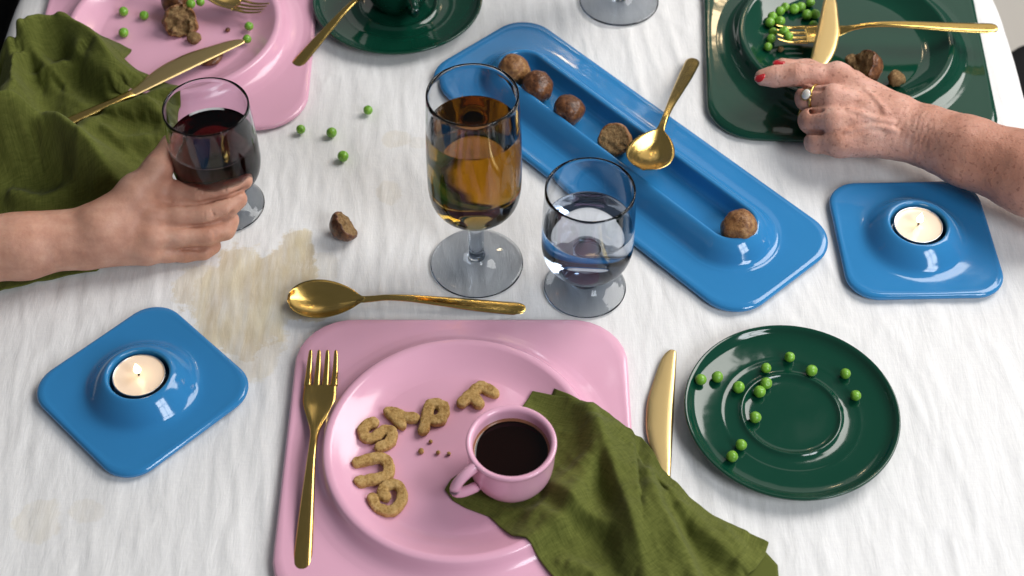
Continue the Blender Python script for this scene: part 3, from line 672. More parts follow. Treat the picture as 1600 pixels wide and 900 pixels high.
def R6(pts): return [(530 + x / 3.75, 580 + y / 3.75) for x, y in pts]
LET = [('G', [R6([(195, 738), (215, 782), (262, 812), (318, 806), (360, 765), (368, 710), (345, 664), (305, 655), (262, 678), (252, 708), (272, 728)])], 'letter G cookie, lowest of the arc of letter cookies'),
       ('U', [R6([(105, 528), (175, 512), (238, 502), (278, 520), (292, 562), (278, 602), (238, 620), (180, 630), (122, 640)])], 'letter U cookie lying on its side above the G cookie'),
       ('S', [R6([(202, 295), (160, 308), (137, 345), (155, 382), (200, 385), (238, 358), (275, 340), (308, 352), (304, 395), (275, 425), (238, 435)])], 'letter S cookie between the U cookie and the broken T cookie'),
       ('T', [R6([(292, 232), (325, 265), (362, 305)]), R6([(325, 240), (380, 262), (440, 268)])], 'broken letter T cookie beside the S cookie'),
       ('A', [R6([(494, 338), (508, 270), (528, 195)]), R6([(528, 192), (570, 182), (604, 200), (616, 238)]), R6([(616, 238), (590, 282)]), R6([(515, 268), (545, 282), (575, 285)])], 'letter A cookie with a chipped leg at the top of the arc'),
       ('F', [[(722, 627), (737, 613), (752, 601)], [(752, 602), (761, 606), (771, 613)], [(737, 614), (743, 622), (748, 629)]], 'letter F cookie, rightmost and nearest the mug handle side')]
def cookies():
    for k, (ch, strokes, lab) in enumerate(LET):
        S = [[at(px, py, 12)[:2] for px, py in s] for s in strokes]; allp = np.concatenate(S); cc = allp.mean(0)
        f = Field((*(allp.min(0) - cc - 8), -1.5), (*(allp.max(0) - cc + 8), 9), .75); X, Y, Z = f.grids(); d = np.full(X.shape[:2], 50.)
        x, y = X[:, :, 0], Y[:, :, 0]
        for s in S:
            s = cr(s, 3) - cc
            for a, b in zip(s[:-1], s[1:]):
                ab = b - a; t = np.clip(((x - a[0]) * ab[0] + (y - a[1]) * ab[1]) / (ab @ ab), 0, 1)
                d = np.minimum(d, np.hypot(x - a[0] - t * ab[0], y - a[1] - t * ab[1]))
        w_ = dict(G=4.0, U=4.4, S=4.2).get(ch, 4.3)
        d = d - w_ - .45 * fbm(x / 5 + k * 9, y / 5, x * 0, 3)
        q1 = d[:, :, None] + 1.9; q2 = np.abs(Z - 2.9) - 2.9 + 1.9 + 0 * q1; q1 = q1 + 0 * q2
        D = np.hypot(np.maximum(q1, 0), np.maximum(q2, 0)) + np.minimum(np.maximum(q1, q2), 0) - 1.9 - .35 * fbm(X / 2.5 + k, Y / 2.5, Z / 2.5, 3)
        V, F = f.mesh(D); o = link_mesh('letter_cookie', V, F, M['cookie']); o.location = (cc[0] / 1000, cc[1] / 1000, 7.4 / 1000)
        tag(o, lab, 'cookie', 'letter cookies on the pink plate')
cookies()

# ------------------------------------------------------------------ napkins: numpy cloth relaxation
def coons(top, bottom, left, right, nu, nv):
    """top: from left end to right end; left: from bottom-left to top-left. all in mm xy"""
    T, B, Lf, Rt = resample(top, nu), resample(bottom, nu), resample(left, nv), resample(right, nv)
    u = np.linspace(0, 1, nu)[:, None, None]; v = np.linspace(0, 1, nv)[None, :, None]
    S = (1 - v) * B[:, None] + v * T[:, None] + (1 - u) * Lf[None] + u * Rt[None]
    S -= (1 - u) * (1 - v) * B[0] + u * (1 - v) * B[-1] + (1 - u) * v * T[0] + u * v * T[-1]
    return S
def cloth(Pxy, z0, support, su, sv, it=260, ceil=None, pin=.6, grav=.25, stiff=.35, free=()):
    nu, nv = Pxy.shape[:2]; X = np.concatenate([Pxy, z0[..., None]], -1); X0 = X.copy(); Pxy = X0.copy()
    lu = np.linalg.norm(Pxy[1:] - Pxy[:-1], axis=-1) * su; lv = np.linalg.norm(Pxy[:, 1:] - Pxy[:, :-1], axis=-1) * sv
    ld = np.linalg.norm(Pxy[1:, 1:] - Pxy[:-1, :-1], axis=-1) * math.sqrt((su ** 2 + sv ** 2) / 2); le = np.linalg.norm(Pxy[1:, :-1] - Pxy[:-1, 1:], axis=-1) * math.sqrt((su ** 2 + sv ** 2) / 2)
    def con(A, B, L, k):
        d = B - A; n = np.linalg.norm(d, axis=-1) + 1e-9; c = (k * .5 * (n - L) / n)[..., None] * d; A += c; B -= c
    for i in range(it):
        X[..., 2] -= grav
        for _ in range(2):
            for p in (0, 1):
                m_ = (nu - p) // 2 * 2; con(X[p:p + m_:2], X[p + 1:p + m_:2], lu[p:p + m_ - 1:2][: (m_) // 2], .9)
                m_ = (nv - p) // 2 * 2; con(X[:, p:p + m_:2], X[:, p + 1:p + m_:2], lv[:, p:p + m_ - 1:2][:, : m_ // 2], .9)
            for p in (0, 1):
                a = X[p:-1:2, :-1]; b = X[p + 1::2, 1:]; k = min(len(a), len(b)); con(a[:k], b[:k], ld[p::2][:k], stiff)
                a = X[p + 1::2, :-1]; b = X[p:-1:2, 1:]; k = min(len(a), len(b)); con(b[:k], a[:k], le[p::2][:k], stiff)
            # bending: pull every vertex to the mean of its neighbours
            Lp = np.zeros_like(X); Lp[1:-1] += (X[2:] + X[:-2]) / 2 - X[1:-1]; Lp[:, 1:-1] += (X[:, 2:] + X[:, :-2]) / 2 - X[:, 1:-1]
            X += .05 * Lp
        s = support(X[..., 0], X[..., 1]); X[..., 2] = np.maximum(X[..., 2], s)
        if ceil is not None: X[..., 2] = np.maximum(np.minimum(X[..., 2], ceil(X[..., 0], X[..., 1])), .6)
        for e in ((0, slice(None)), (-1, slice(None)), (slice(None), 0), (slice(None), -1)):
            X[e][..., :2] += pin * (X0[e][..., :2] - X[e][..., :2])
    return X
def napkin_obj(name, X, m, thick=1.0, parent=None, hem=True):
    nu, nv = X.shape[:2]; o = link_mesh(name, X.reshape(-1, 3), grid_faces(nu, nv), m, parent)
    uv = o.data.uv_layers.new(name='UVMap'); lo = np.empty(len(o.data.loops), int); o.data.loops.foreach_get('vertex_index', lo)
    L = np.linalg.norm(X[-1, nv // 2] - X[0, nv // 2]) / 1000; W = np.linalg.norm(X[nu // 2, -1] - X[nu // 2, 0]) / 1000
    u = (lo // nv) / (nu - 1) * L; v = (lo % nv) / (nv - 1) * W; uv.data.foreach_set('uv', np.stack([u, v], -1).ravel())
    s = o.modifiers.new('thickness', 'SOLIDIFY'); s.thickness = thick / 1000; s.offset = 0
    q = o.modifiers.new('smooth', 'SUBSURF'); q.levels = 1; q.render_levels = 1
    return o
def ridge(x, y, pts, w, h, skew=0.0):
    """height of a fold that follows a polyline"""
    P_ = [at(p[0], p[1], h * .75 + 3)[:2] for p in pts]; d = np.full(np.shape(x), 1e3); tt = np.zeros(np.shape(x)); n = len(P_) - 1
    for i, (a, b) in enumerate(zip(P_[:-1], P_[1:])):
        ab = b - a; t = np.clip(((x - a[0]) * ab[0] + (y - a[1]) * ab[1]) / (ab @ ab), 0, 1)
        dd = np.hypot(x - a[0] - t * ab[0], y - a[1] - t * ab[1]); side = np.sign((x - a[0]) * ab[1] - (y - a[1]) * ab[0]); dd = dd * (1 + skew * side)
        m_ = dd < d; d = np.where(m_, dd, d); tt = np.where(m_, (i + t) / n, tt)
    return h * (np.exp(-(d / w) ** 2) * .55 + .45 * np.exp(-np.sqrt(d * d + 1.5) / (w * .55))) * np.clip(.35 + 1.3 * np.sin(np.pi * np.clip(tt, .08, .95)), .2, 1)

def front_napkin():
    g = lambda L: [at(*p, 14)[:2] if p[0] < 1000 else at(*p, 3)[:2] for p in L]
    top = g([(832, 606), (850, 612), (876, 622), (921, 641), (950, 648), (977, 665), (1002, 684), (1020, 712), (1033, 738), (1051, 759), (1085, 785), (1114, 806), (1163, 827), (1202, 846)])
    bottom = g([(694, 758), (708, 776), (727, 787), (764, 801), (784, 820), (800, 838), (820, 846), (838, 864), (869, 900), (910, 960), (960, 1010)])
    left = g([(694, 758), (704, 742), (732, 722), (775, 665), (812, 634), (832, 606)]); right = g([(960, 1010), (1040, 985), (1130, 925), (1180, 890), (1195, 868), (1202, 846)])
    S = coons(top, bottom, left, right, 130, 110)
    ka, kb = at(1034, 700, 3)[:2], at(1020, 850, 3)[:2]; kd = (kb - ka) / np.linalg.norm(kb - ka)
    def sup(x, y):
        t = np.clip((x - ka[0]) * kd[0] + (y - ka[1]) * kd[1], 0, 200); d = np.hypot(x - ka[0] - t * kd[0] - 3, y - ka[1] - t * kd[1])
        return np.maximum(plate_h(x, y) + 1.3, 1.3 + 6.0 * np.clip(2.2 - d / 9, 0, 1))
    x, y = S[..., 0], S[..., 1]; base = sup(x, y)
    wr_ = lambda a, L1, L2, sd: (1 - np.abs(fbm((x * math.cos(a) + y * math.sin(a)) / L1 + sd, (-x * math.sin(a) + y * math.cos(a)) / L2, x * 0 + sd, 2))) ** 3
    z = base + 1.3 * wr_(.45, 13, 60, 2.2) + 0.9 * wr_(-.5, 11, 40, 7.7) + .5 * fbm(x / 4, y / 4, x * 0, 2)
    for pts, w_, h, sk in [([(925, 640), (945, 700), (975, 790), (1010, 900)], 12, 22, .45), ([(1010, 740), (1030, 800), (1075, 870), (1100, 930)], 10, 19, -.4), ([(860, 760), (900, 800), (960, 830), (985, 900)], 9, 13, .4),
                           ([(800, 800), (850, 815), (900, 850)], 7, 5, 0), ([(1050, 775), (1100, 830), (1150, 870)], 9, 13, .4), ([(925, 720), (880, 760), (820, 830)], 6, 5, .3), ([(880, 880), (940, 905)], 8, 8, 0), ([(1120, 815), (1160, 870)], 5, 4, .2), ([(1165, 830), (1150, 900)], 3, 2.5, 0)]:
        z = z + ridge(x, y, pts, w_, h, sk)
    mz = lambda X, Y: np.where(np.hypot(X - MP[0], Y - MP[1]) < 24, 9.8, 200.0)
    uu = np.linspace(0, 1, 130)[:, None]; z = z - .9 * np.exp(-((uu - .935) / .008) ** 2) + .5 * (uu > .94)
    X = cloth(S, z, sup, 1.0, 1.0, 24, ceil=mz, pin=.7, grav=.04)
    o = napkin_obj('napkin', X, M['olive'], 1.6); tag(o, 'olive green linen napkin draped from under the pink mug over the plate rim', 'napkin', 'olive linen napkins')
    # folded under-layer that peeps out along the right edge and at the tip
    top2 = g([(866, 609), (900, 628), (930, 640), (960, 655), (1000, 690), (1034, 742), (1090, 790), (1160, 826), (1196, 858), (1216, 880)])
    bot2 = g([(850, 640), (870, 700), (900, 760), (960, 830), (1010, 900), (1040, 960), (1090, 1000)]); l2 = g([(850, 640), (866, 609)]); r2 = g([(1090, 1000), (1218, 905), (1216, 880)])
    S2 = coons(top2, bot2, l2, r2, 70, 30); z2 = np.maximum(sup(S2[..., 0], S2[..., 1]) - .7, .6)
    o2 = link_mesh('folded_layer', np.concatenate([S2, z2[..., None]], -1).reshape(-1, 3), grid_faces(70, 30), M['olive'], o)
    s = o2.modifiers.new('thickness', 'SOLIDIFY'); s.thickness = .001
front_napkin()

# arm geometry first (used to press the cloth), hands below
ARM_A = [at(128, 374, 30), at(20, 386, 32), at(-140, 392, 38)]
def left_napkin():
    g = lambda L, z=10: [at(*p, z)[:2] for p in L]
    top = g([(-70, 190), (-30, 150), (4, 108), (24, 74), (60, 58), (94, 47), (125, 52), (150, 61), (178, 74), (209, 89)], 22)
    right = g([(150, 420), (185, 385), (235, 330), (262, 280), (272, 215), (285, 152), (250, 134), (219, 127), (200, 121), (209, 89)], 6)
    bottom = g([(-140, 500), (-60, 475), (0, 452), (60, 437), (105, 425), (150, 420)], 1); left = g([(-140, 500), (-150, 340), (-70, 190)], 4)
    S = coons(top, bottom, left, right, 140, 140); x, y = S[..., 0], S[..., 1]
    gl = lambda X, Y: np.where(np.hypot(X - RG[0], Y - RG[1]) < 36, 6., 300.)
    sup = lambda X, Y: plate_h(X, Y) + 1.3
    def ceil(X, Y):
        c = gl(X, Y)
        for a, b, R in ((ARM_A[0], ARM_A[1], 24), (ARM_A[1], ARM_A[2], 29), (at(128, 374, 34), at(230, 330, 42), 24)):
            ab = b[:2] - a[:2]; t = np.clip(((X - a[0]) * ab[0] + (Y - a[1]) * ab[1]) / (ab @ ab), 0, 1)
            d = np.hypot(X - a[0] - t * ab[0], Y - a[1] - t * ab[1]); cz = a[2] + t * (b[2] - a[2])
            c = np.minimum(c, np.where(d < R + 3, np.maximum(cz - np.sqrt(np.maximum((R + 2) ** 2 - d ** 2, 0)), 1.2), 300))
        a, b = at(262, 116, 20), at(78, 203, 23); ab = b[:2] - a[:2]; t = np.clip(((X - a[0]) * ab[0] + (Y - a[1]) * ab[1]) / (ab @ ab), 0, 1)
        d = np.hypot(X - a[0] - t * ab[0], Y - a[1] - t * ab[1]); kz = a[2] + t * (b[2] - a[2])
        return np.where(d < 9, np.minimum(c, kz - 3), c)
    wr_ = lambda a, L1, L2, sd: (1 - np.abs(fbm((x * math.cos(a) + y * math.sin(a)) / L1 + sd, (-x * math.sin(a) + y * math.cos(a)) / L2, x * 0 + sd, 2))) ** 3
    z = sup(x, y) + 1 + 2.6 * wr_(.9, 20, 60, 1.2) + 1.8 * wr_(-.3, 17, 50, 4.4) + .4 * fbm(x / 4, y / 4, x * 0, 2)
    for pts, w_, h, sk in [([(20, 85), (60, 62), (110, 58), (150, 75), (185, 110)], 16, 40, .25), ([(22, 80), (24, 130), (35, 190), (45, 215)], 13, 38, -.3), ([(75, 70), (50, 95), (80, 118), (125, 105)], 10, 26, .4),
                           ([(-20, 230), (20, 218), (62, 205), (100, 215), (140, 240), (190, 275)], 15, 48, .45), ([(100, 200), (160, 180), (230, 165), (255, 180)], 13, 24, -.4), ([(-10, 260), (40, 235), (110, 250), (150, 285)], 14, 26, .3),
                           ([(130, 120), (170, 150), (220, 150)], 9, 12, .3), ([(150, 215), (200, 225), (245, 215)], 10, 14, .2), ([(-40, 180), (10, 170), (20, 250)], 14, 24, 0), ([(0, 300), (60, 310), (120, 290)], 10, 12, 0), ([(70, 140), (110, 160), (140, 180)], 8, 10, -.2)]:
        z = z + ridge(x, y, pts, w_, h, sk)
    X = cloth(S, z, sup, 1.0, 1.0, 22, ceil=ceil, pin=.7, grav=.04)
    o = napkin_obj('napkin', X, M['olive'], 1.6); tag(o, 'crumpled olive linen napkin heaped over the far pink plate and under the left arm', 'napkin', 'olive linen napkins')
    return X
left_napkin()

# ------------------------------------------------------------------ hands and arms
def nail(parent, base, tip, up, w_, m, name='fingernail'):
    base, tip, up = map(lambda v: np.array(v, float), (base, tip, up)); x = tip - base; L = np.linalg.norm(x); x /= L; up = up - x * (up @ x); up /= np.linalg.norm(up); y = np.cross(up, x)
    V = []; n1, n2 = 9, 9
    for i in range(n1):
        s = i / (n1 - 1) * 2 - 1
        for j in range(n2):
            t = j / (n2 - 1) * 2 - 1; rx, ry = s * math.sqrt(1 - t * t / 2), t * math.sqrt(1 - s * s / 2)
            V.append((base + tip) / 2 + x * rx * L / 2 + y * ry * w_ + up * (1.0 - 1.6 * ry * ry * w_ / 6 - .5 * rx * rx))
    o = link_mesh(name, V, grid_faces(n1, n2), m, parent); s = o.modifiers.new('t', 'SOLIDIFY'); s.thickness = .0006; return o
def set_attr(o, V, pts):
    a = o.data.attributes.new('redness', 'FLOAT', 'POINT'); r = np.zeros(len(V))
    for p, rad, k in pts: r = np.maximum(r, k * np.exp(-(np.linalg.norm(V - np.array(p)[:3], axis=1) / rad) ** 2))
    a.data.foreach_set('value', r)
def bulge(ch, k=.9):              # knuckles stand proud, the bones between them are slimmer
    out = []
    for i, (a, b) in enumerate(zip(ch[:-1], ch[1:])):
        a, b = np.array(a), np.array(b); out.append(a + (0, 0, 0, k * .5 if i else 0)); mid = (a + b) / 2; out.append(mid - (0, 0, 0, k * .45))
    out.append(np.array(ch[-1])); return [tuple(o) for o in out]
def q(px, py, z, r): p = at(px, py, z); return (p[0], p[1], p[2], r)
def wrinkle(D, f, c, axis, w_, amp, period, rad):
    """fine grooves across an axis around a joint"""
    c = np.array(c[:3]); axis = np.array(axis, float); axis /= np.linalg.norm(axis); sl = f.box([c], rad * 1.6)
    X = f.ax[0][sl[0]][:, None, None] - c[0]; Y = f.ax[1][sl[1]][None, :, None] - c[1]; Z = f.ax[2][sl[2]][None, None, :] - c[2]
    s = X * axis[0] + Y * axis[1] + Z * axis[2]; s = s + 1.9 * vnoise(X / 7 + 0 * s + c[0], Y / 7 + 0 * s, Z / 7 + 0 * s); r2 = X ** 2 + Y ** 2 + Z ** 2
    D[sl] += amp * (.5 + .5 * np.cos(2 * np.pi * s / period)) * np.exp(-(s / w_) ** 2) * np.exp(-r2 / rad ** 2)

def groove(D, f, pts, rad, k=1.5):
    for a, b in zip(pts[:-1], pts[1:]):
        a, b = np.array(a, float), np.array(b, float); sl = f.box([a, b], rad + 6)
        X = f.ax[0][sl[0]][:, None, None]; Y = f.ax[1][sl[1]][None, :, None]; Z = f.ax[2][sl[2]][None, None, :]; ab = b - a
        t = np.clip(((X - a[0]) * ab[0] + (Y - a[1]) * ab[1] + (Z - a[2]) * ab[2]) / (ab @ ab), 0, 1)
        d = np.sqrt((X - a[0] - t * ab[0]) ** 2 + (Y - a[1] - t * ab[1]) ** 2 + (Z - a[2] - t * ab[2]) ** 2)
        D[sl] = -smin(-D[sl], d - rad, k)
def surf(D, f, px, py, dz=0.0):
    # where the line of sight through a traced point meets the modelled surface
    for z in np.arange(88, 1, -.5):
        p = at(px, py, z); ix = np.round((p - f.lo) / f.h).astype(int)
        if (ix < 0).any() or (ix >= f.n).any(): continue
        if D[tuple(ix)] < 0: return p + (0, 0, dz)
    return at(px, py, 20)
def hand_a():
    I = [q(243, 301, 44, 10.6), q(314, 301, 46, 9.4), q(352, 293, 49, 8.4), q(381, 282, 50, 7.3)]
    Mi = [q(240, 338, 37, 10.8), q(322, 335, 36, 9.5), q(352, 325, 38, 8.6), q(372, 311, 41, 7.4)]
    Ri = [q(236, 371, 28, 10.4), q(325, 366, 23, 9.3), q(350, 358, 22, 8.2), q(360, 344, 26, 7.2)]
    Pi = [q(228, 394, 18, 9.5), q(290, 394, 9.5, 7.6), q(318, 391, 9, 7.2), q(333, 384, 10, 6.4)]
    wr = q(128, 372, 30, 20); Th = [q(160, 352, 42, 14), q(212, 300, 54, 12), q(247, 263, 62, 10.2), q(268, 226, 66, 9)]
    pts = np.array([p[:3] for p in I + Mi + Ri + Pi + Th + [wr, q(-230, 400, 40, 34)]])
    f = Field(pts.min(0) - (0, 46, 34), pts.max(0) + (16, 40, 24), 1.35)
    f.lo[0] = at(-60, 388, 32)[0] - 60; f = Field(f.lo, pts.max(0) + (16, 40, 24), 1.35)
    D = f.new()
    up = np.array([.05, -.45, .9]); up /= np.linalg.norm(up)
    f.chain(D, [q(-330, 404, 42, 34), q(-60, 392, 36, 28.5), q(40, 384, 33, 25), q(105, 374, 32, 21.5)], 10)
    f.cap(D, q(90, 375, 32, 0)[:3], q(150, 368, 32, 0)[:3], 21.5, 20.5, 10, (up, 1.18))
    f.cap(D, q(112, 400, 24, 0)[:3], q(128, 402, 22, 0)[:3], 9, 8, 8)
    for mcp, w0 in ((I[0], q(150, 350, 38, 17)), (Mi[0], q(145, 364, 36, 17)), (Ri[0], q(145, 378, 30, 16)), (Pi[0], q(142, 390, 22, 14))):
        f.cap(D, w0[:3], mcp[:3], w0[3], mcp[3] + 1.0, 9)
    f.cap(D, q(185, 360, 22, 0)[:3], q(214, 362, 19, 0)[:3], 19, 14, 12)        # palm thickness
    f.chain(D, Th, 9); f.cap(D, Th[0][:3], I[0][:3], 13, 9, 12)
    f.cap(D, Th[1][:3], I[0][:3], 10, 8, 10)
    Uf = f.new()
    for ch in (I, Mi, Ri, Pi):
        d = f.new(); f.chain(d, bulge(ch), 3.2); Uf = smin(Uf, d, 1.3)
    D = smin(D, Uf, 4.0)
    for ch in (I, Mi, Ri, Pi):                                                   # knuckles and tendons
        f.cap(D, np.array(ch[0][:3]) + (0, -3, 5), np.array(ch[0][:3]) + (3, -3, 4), 6.5, 6, 8)
        ax = np.array(ch[1][:3]) - ch[0][:3]; wrinkle(D, f, np.array(ch[1][:3]) + up * 8, ax, 5, .8, 2.9, 9); wrinkle(D, f, np.array(ch[2][:3]) + up * 7, ax, 3.0, .6, 2.6, 7)
    for line, rad in (([(260, 321), (285, 320), (310, 318), (335, 313), (360, 304), (384, 293)], 1.5), ([(272, 356), (300, 353), (325, 350), (345, 344), (362, 331)], 1.5), ([(270, 396), (285, 388), (310, 388), (330, 386), (345, 379)], 1.3)):
        sp = [surf(D, f, *p) for p in line]
        for j in range(len(sp) - 1): t = min(1, (j + .4) / 2.2); groove(D, f, [sp[j] - (0, 0, 1.0 * t), sp[j + 1] - (0, 0, 1.0 * min(1, t + .4))], (rad + .5) * (.45 + .55 * t), 1.2)
    for ln in ([(309, 292), (312, 300), (310, 308)], [(315, 291), (318, 300), (316, 309)], [(331, 328), (334, 335), (332, 342)], [(333, 360), (336, 367), (334, 374)], [(352, 286), (354, 292), (352, 299)]): groove(D, f, [surf(D, f, *p, .35) for p in ln], .75, .8)
    X, Y, Z = f.ax[0][:, None, None], f.ax[1][None, :, None], f.ax[2][None, None, :]
    D += .35 * vnoise(X / 9 + 0 * D, Y / 9 + 0 * D, Z / 9 + 0 * D)
    fD = f; D0 = D; V, F = f.mesh(D); V = relax(V, F, 2, .4)
    r = thing('person', 'bare smooth skinned arm reaching in from the left, hand around the wine glass', 'person', (0, 0, 0))
    o = link_mesh('arm', V, F, M['skin_a'], r)
    set_attr(o, V, [(np.array(c[1][:3]) + up * 7, 9, .6) for c in (I, Mi, Ri, Pi)] + [(np.array(c[0][:3]) + up * 8, 13, .45) for c in (I, Mi, Ri, Pi)] + [(c[3], 9, .35) for c in (I, Mi, Ri)])
    nail(r, surf(D, f, 377, 283, -.4), surf(D, f, 387, 277, -.4), (.35, -.65, .65), 4.0, M['nail'])
    # dark sweater far at the left edge of the frame
    f2 = Field((-760, 330, -330), (-485, 700, 60), 9); D = f2.new(); X, Y, Z = f2.grids()
    D = np.sqrt(((X + 640) / 1.0) ** 2 + ((Y - 520) / 1.35) ** 2 + ((Z + 140) / 1.6) ** 2) - 112 + 6 * vnoise(X / 30, Y / 60, Z / 30)
    V, F = f2.mesh(D); link_mesh('black_sweater', relax(V, F, 2), F, M['black'], r)
hand_a()

def hand_b():
    I = [q(1306, 121, 46, 11.5), q(1244, 117, 48, 9.8), q(1212, 119, 45, 8.8), q(1192, 121, 43, 7.2)]
    Mi = [q(1300, 156, 47, 11.2), q(1262, 153, 40, 10.4), q(1266, 158, 24, 9.2), q(1290, 160, 20, 8.4)]
    Ri = [q(1304, 192, 42, 11.2), q(1268, 189, 35, 10.4), q(1272, 192, 20, 9), q(1295, 194, 18, 8)]
    Pi = [q(1312, 224, 33, 10), q(1276, 221, 27, 9.6), q(1280, 222, 15, 8.4), q(1300, 222, 14, 7.6)]
    Th = [q(1395, 178, 28, 14), q(1330, 133, 27, 12), q(1262, 112, 33, 9.8), q(1223, 104, 37, 7.4)]
    wr = q(1424, 204, 36, 22)
    f = Field(np.array([at(1180, 120, 30)[0] - 10, at(1600, 345, 10)[1] - 30, 2]), np.array([at(1600, 270, 40)[0] + 50, at(1300, 90, 50)[1] + 22, 92]), 1.3); D = f.new()
    up = np.array([-.1, -.3, .95]); up /= np.linalg.norm(up)
    f.chain(D, [q(1800, 346, 52, 38), q(1610, 271, 46, 32.5), q(1510, 236, 42, 27.5), q(1450, 214, 38, 24)], 10)
    f.cap(D, q(1465, 218, 38, 0)[:3], q(1405, 198, 36, 0)[:3], 25.5, 25, 10, (up, 1.25))
    for mcp, w0 in ((I[0], q(1398, 178, 38, 17)), (Mi[0], q(1400, 190, 40, 17)), (Ri[0], q(1404, 204, 38, 16)), (Pi[0], q(1404, 222, 32, 14))):
        f.cap(D, w0[:3], mcp[:3], w0[3], mcp[3] + 1.2, 10)
    f.cap(D, q(1370, 200, 22, 0)[:3], q(1320, 195, 22, 0)[:3], 18, 15, 12)
    f.chain(D, Th, 7)
    Uf = f.new()
    for ch in (I, Mi, Ri, Pi):
        d = f.new(); f.chain(d, bulge(ch, .6), 3.0); Uf = smin(Uf, d, 1.2)
    D = smin(D, Uf, 6)
    for ch in (I, Mi, Ri, Pi):
        f.cap(D, np.array(ch[0][:3]) + (0, 0, 5.5), np.array(ch[0][:3]) + (6, -1, 4.5), 6.6, 5.6, 6)
        e = np.array(q(1400, 200, 56, 0)[:3]); s_ = np.array(ch[0][:3]) + (4, 0, 8.6)
        f.cap(D, s_ - (0, 0, 1.5), s_ * .35 + e * .65 + (0, (s_[1] - e[1]) * .25, -4), 2.0, 1.2, 8)       # tendons
    # veins over the back of the hand
    for pts in ([(1325, 172, 60.5), (1345, 176, 60.5), (1370, 186, 60), (1396, 190, 57)], [(1322, 205, 52), (1342, 200, 56.5), (1372, 197, 59), (1400, 203, 56)], [(1352, 140, 57), (1372, 158, 59), (1385, 176, 60)]):
        pp = cr([surf(D, f, p[0], p[1]) for p in pts], 4)
        for a, b in zip(pp[:-1], pp[1:]): f.cap(D, a - (0, 0, .9), b - (0, 0, .9), 1.6, 1.6, 2.5)
    ax = np.array(I[1][:3]) - I[0][:3]; wrinkle(D, f, np.array(I[1][:3]) + up * 8, ax, 6, 1.0, 3.0, 10); wrinkle(D, f, np.array(I[2][:3]) + up * 7, ax, 3, .7, 2.6, 7)
    arm_ax = at(1500, 235, 42) - at(1420, 204, 40)
    for px, py, a_ in ((1412, 190, .75), (1425, 218, .8), (1446, 205, .55), (1402, 235, .7), (1430, 180, .5)):
        wrinkle(D, f, at(px, py, 58), arm_ax + (0, 6 + px % 17, 0), 14, a_, 3.4 + (px % 7) * .25, 17)
    for line, rad in (([(1245, 137), (1262, 137), (1285, 138)], 1.2), ([(1254, 172), (1270, 173), (1284, 172)], 1.3), ([(1258, 206), (1272, 207), (1286, 206)], 1.3)):
        groove(D, f, [surf(D, f, *p, -1.2) for p in line], rad + .9, 1.6)
    X, Y, Z = f.ax[0][:, None, None], f.ax[1][None, :, None], f.ax[2][None, None, :]
    D += .5 * vnoise(X / 8 + 0 * D, Y / 8 + 0 * D, Z / 8 + 0 * D)
    V, F = f.mesh(D); V = relax(V, F, 1, .4)
    r = thing('person', 'freckled older arm reaching in from the right with red nails and a gold ring', 'person', (0, 0, 0))
    o = link_mesh('arm', V, F, M['skin_b'], r)
    set_attr(o, V, [(np.array(c[1][:3]) + up * 4, 14, .75) for c in (Mi, Ri, Pi)] + [(np.array(I[1][:3]) + up * 7, 10, .55), (I[3], 10, .3), (at(1570, 262, 60), 75, .9)])
    nail(r, at(1195, 121, 50.5), at(1180, 121, 45.5), (-.55, 0, .8), 5.0, M['nail_red'])
    nail(r, at(1226, 100, 44.5), at(1208, 97, 41), (-.35, .1, .9), 4.2, M['nail_red'])
    f2 = Field((500, 150, -420), (900, 620, 110), 10); X, Y, Z = f2.grids()
    D = np.sqrt(((X - 668) / 1.0) ** 2 + ((Y - 330) / 1.2) ** 2 + ((Z + 110) / 1.6) ** 2) - 128 + 6 * vnoise(X / 30, Y / 60, Z / 30)
    V, F = f2.mesh(D); link_mesh('grey_shirt', relax(V, F, 2), F, M['grey_cloth'], r)
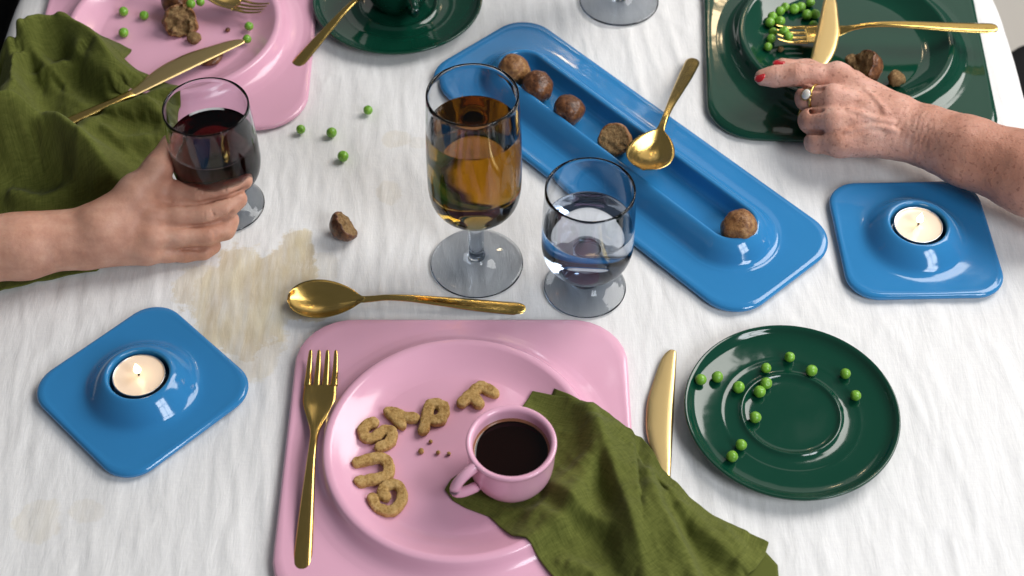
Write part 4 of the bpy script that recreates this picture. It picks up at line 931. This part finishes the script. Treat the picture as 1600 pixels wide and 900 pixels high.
    # ring on the middle finger
    c = (np.array(Mi[0][:3]) * .30 + np.array(Mi[1][:3]) * .70); ax = np.array(Mi[1][:3]) - Mi[0][:3]; ax /= np.linalg.norm(ax)
    a1 = np.cross(ax, [0, 0, 1]); a1 /= np.linalg.norm(a1); a2 = np.cross(a1, ax)
    rr = thing('ring', 'gold ring with a round milky white stone on the older hand', 'ring', (0, 0, 0))
    P_ = [c + 11.2 * (math.cos(t) * a1 + math.sin(t) * a2) for t in np.linspace(-.25, np.pi + .25, 31)]
    V, F = tube(P_, 1.1, 10, 1.3, True); link_mesh('band', V, F, M['gold'], rr)
    d = (-a1 * .18 * np.sign(a1[1]) + a2 * .98); n = d + np.array([-.9, -.55, .25]) ; n /= np.linalg.norm(n)
    s = c + n * 11.8; T = np.cross(n, [0, 1, 0.2]); T /= np.linalg.norm(T); B = np.cross(n, T)
    def disk(prof, m, nm):
        V, F = lathe(prof, 28); V = s + V[:, :1] * T + V[:, 1:2] * B + V[:, 2:] * n; clean(link_mesh(nm, V, F, m, rr))
    disk([(0, -2.5), (4.0, -2), (5.3, 0), (5.5, 1.3), (4.9, 1.8), (4.5, 1.0), (0, 1.0)], M['gold'], 'bezel'); disk([(4.7, 1.1), (4.3, 2.0), (3, 2.9), (1.5, 3.3), (0, 3.4)], M['stone'], 'stone')
hand_b()

# black chair seen past the right table corner
def chair(loc, rz, label):
    r = thing('chair', label, 'chair', loc, rz)
    V, F = ware(200, 200, 70, 0, [(0, 22), (80, 21), (150, 20)], 18); V[:, 2] += 430; clean(link_mesh('seat', V, F, M['black'], r))
    for sx in (-1, 1):
        for sy in (-1, 1):
            V, F = tube([(sx * 160, sy * 160, 432), (sx * 185, sy * 185, 0)], [14, 10], 10); link_mesh('leg', V, F, M['black'], r)
    return r
chair((800, 470, -740), .2, 'black chair standing beyond the right edge of the table')
for o in list(col.objects):
    if o.type == 'MESH' and o.name.startswith(('square_plate', 'saucer', 'candle_holder', 'serving_tray', 'glass_body', 'cup_body')): pass
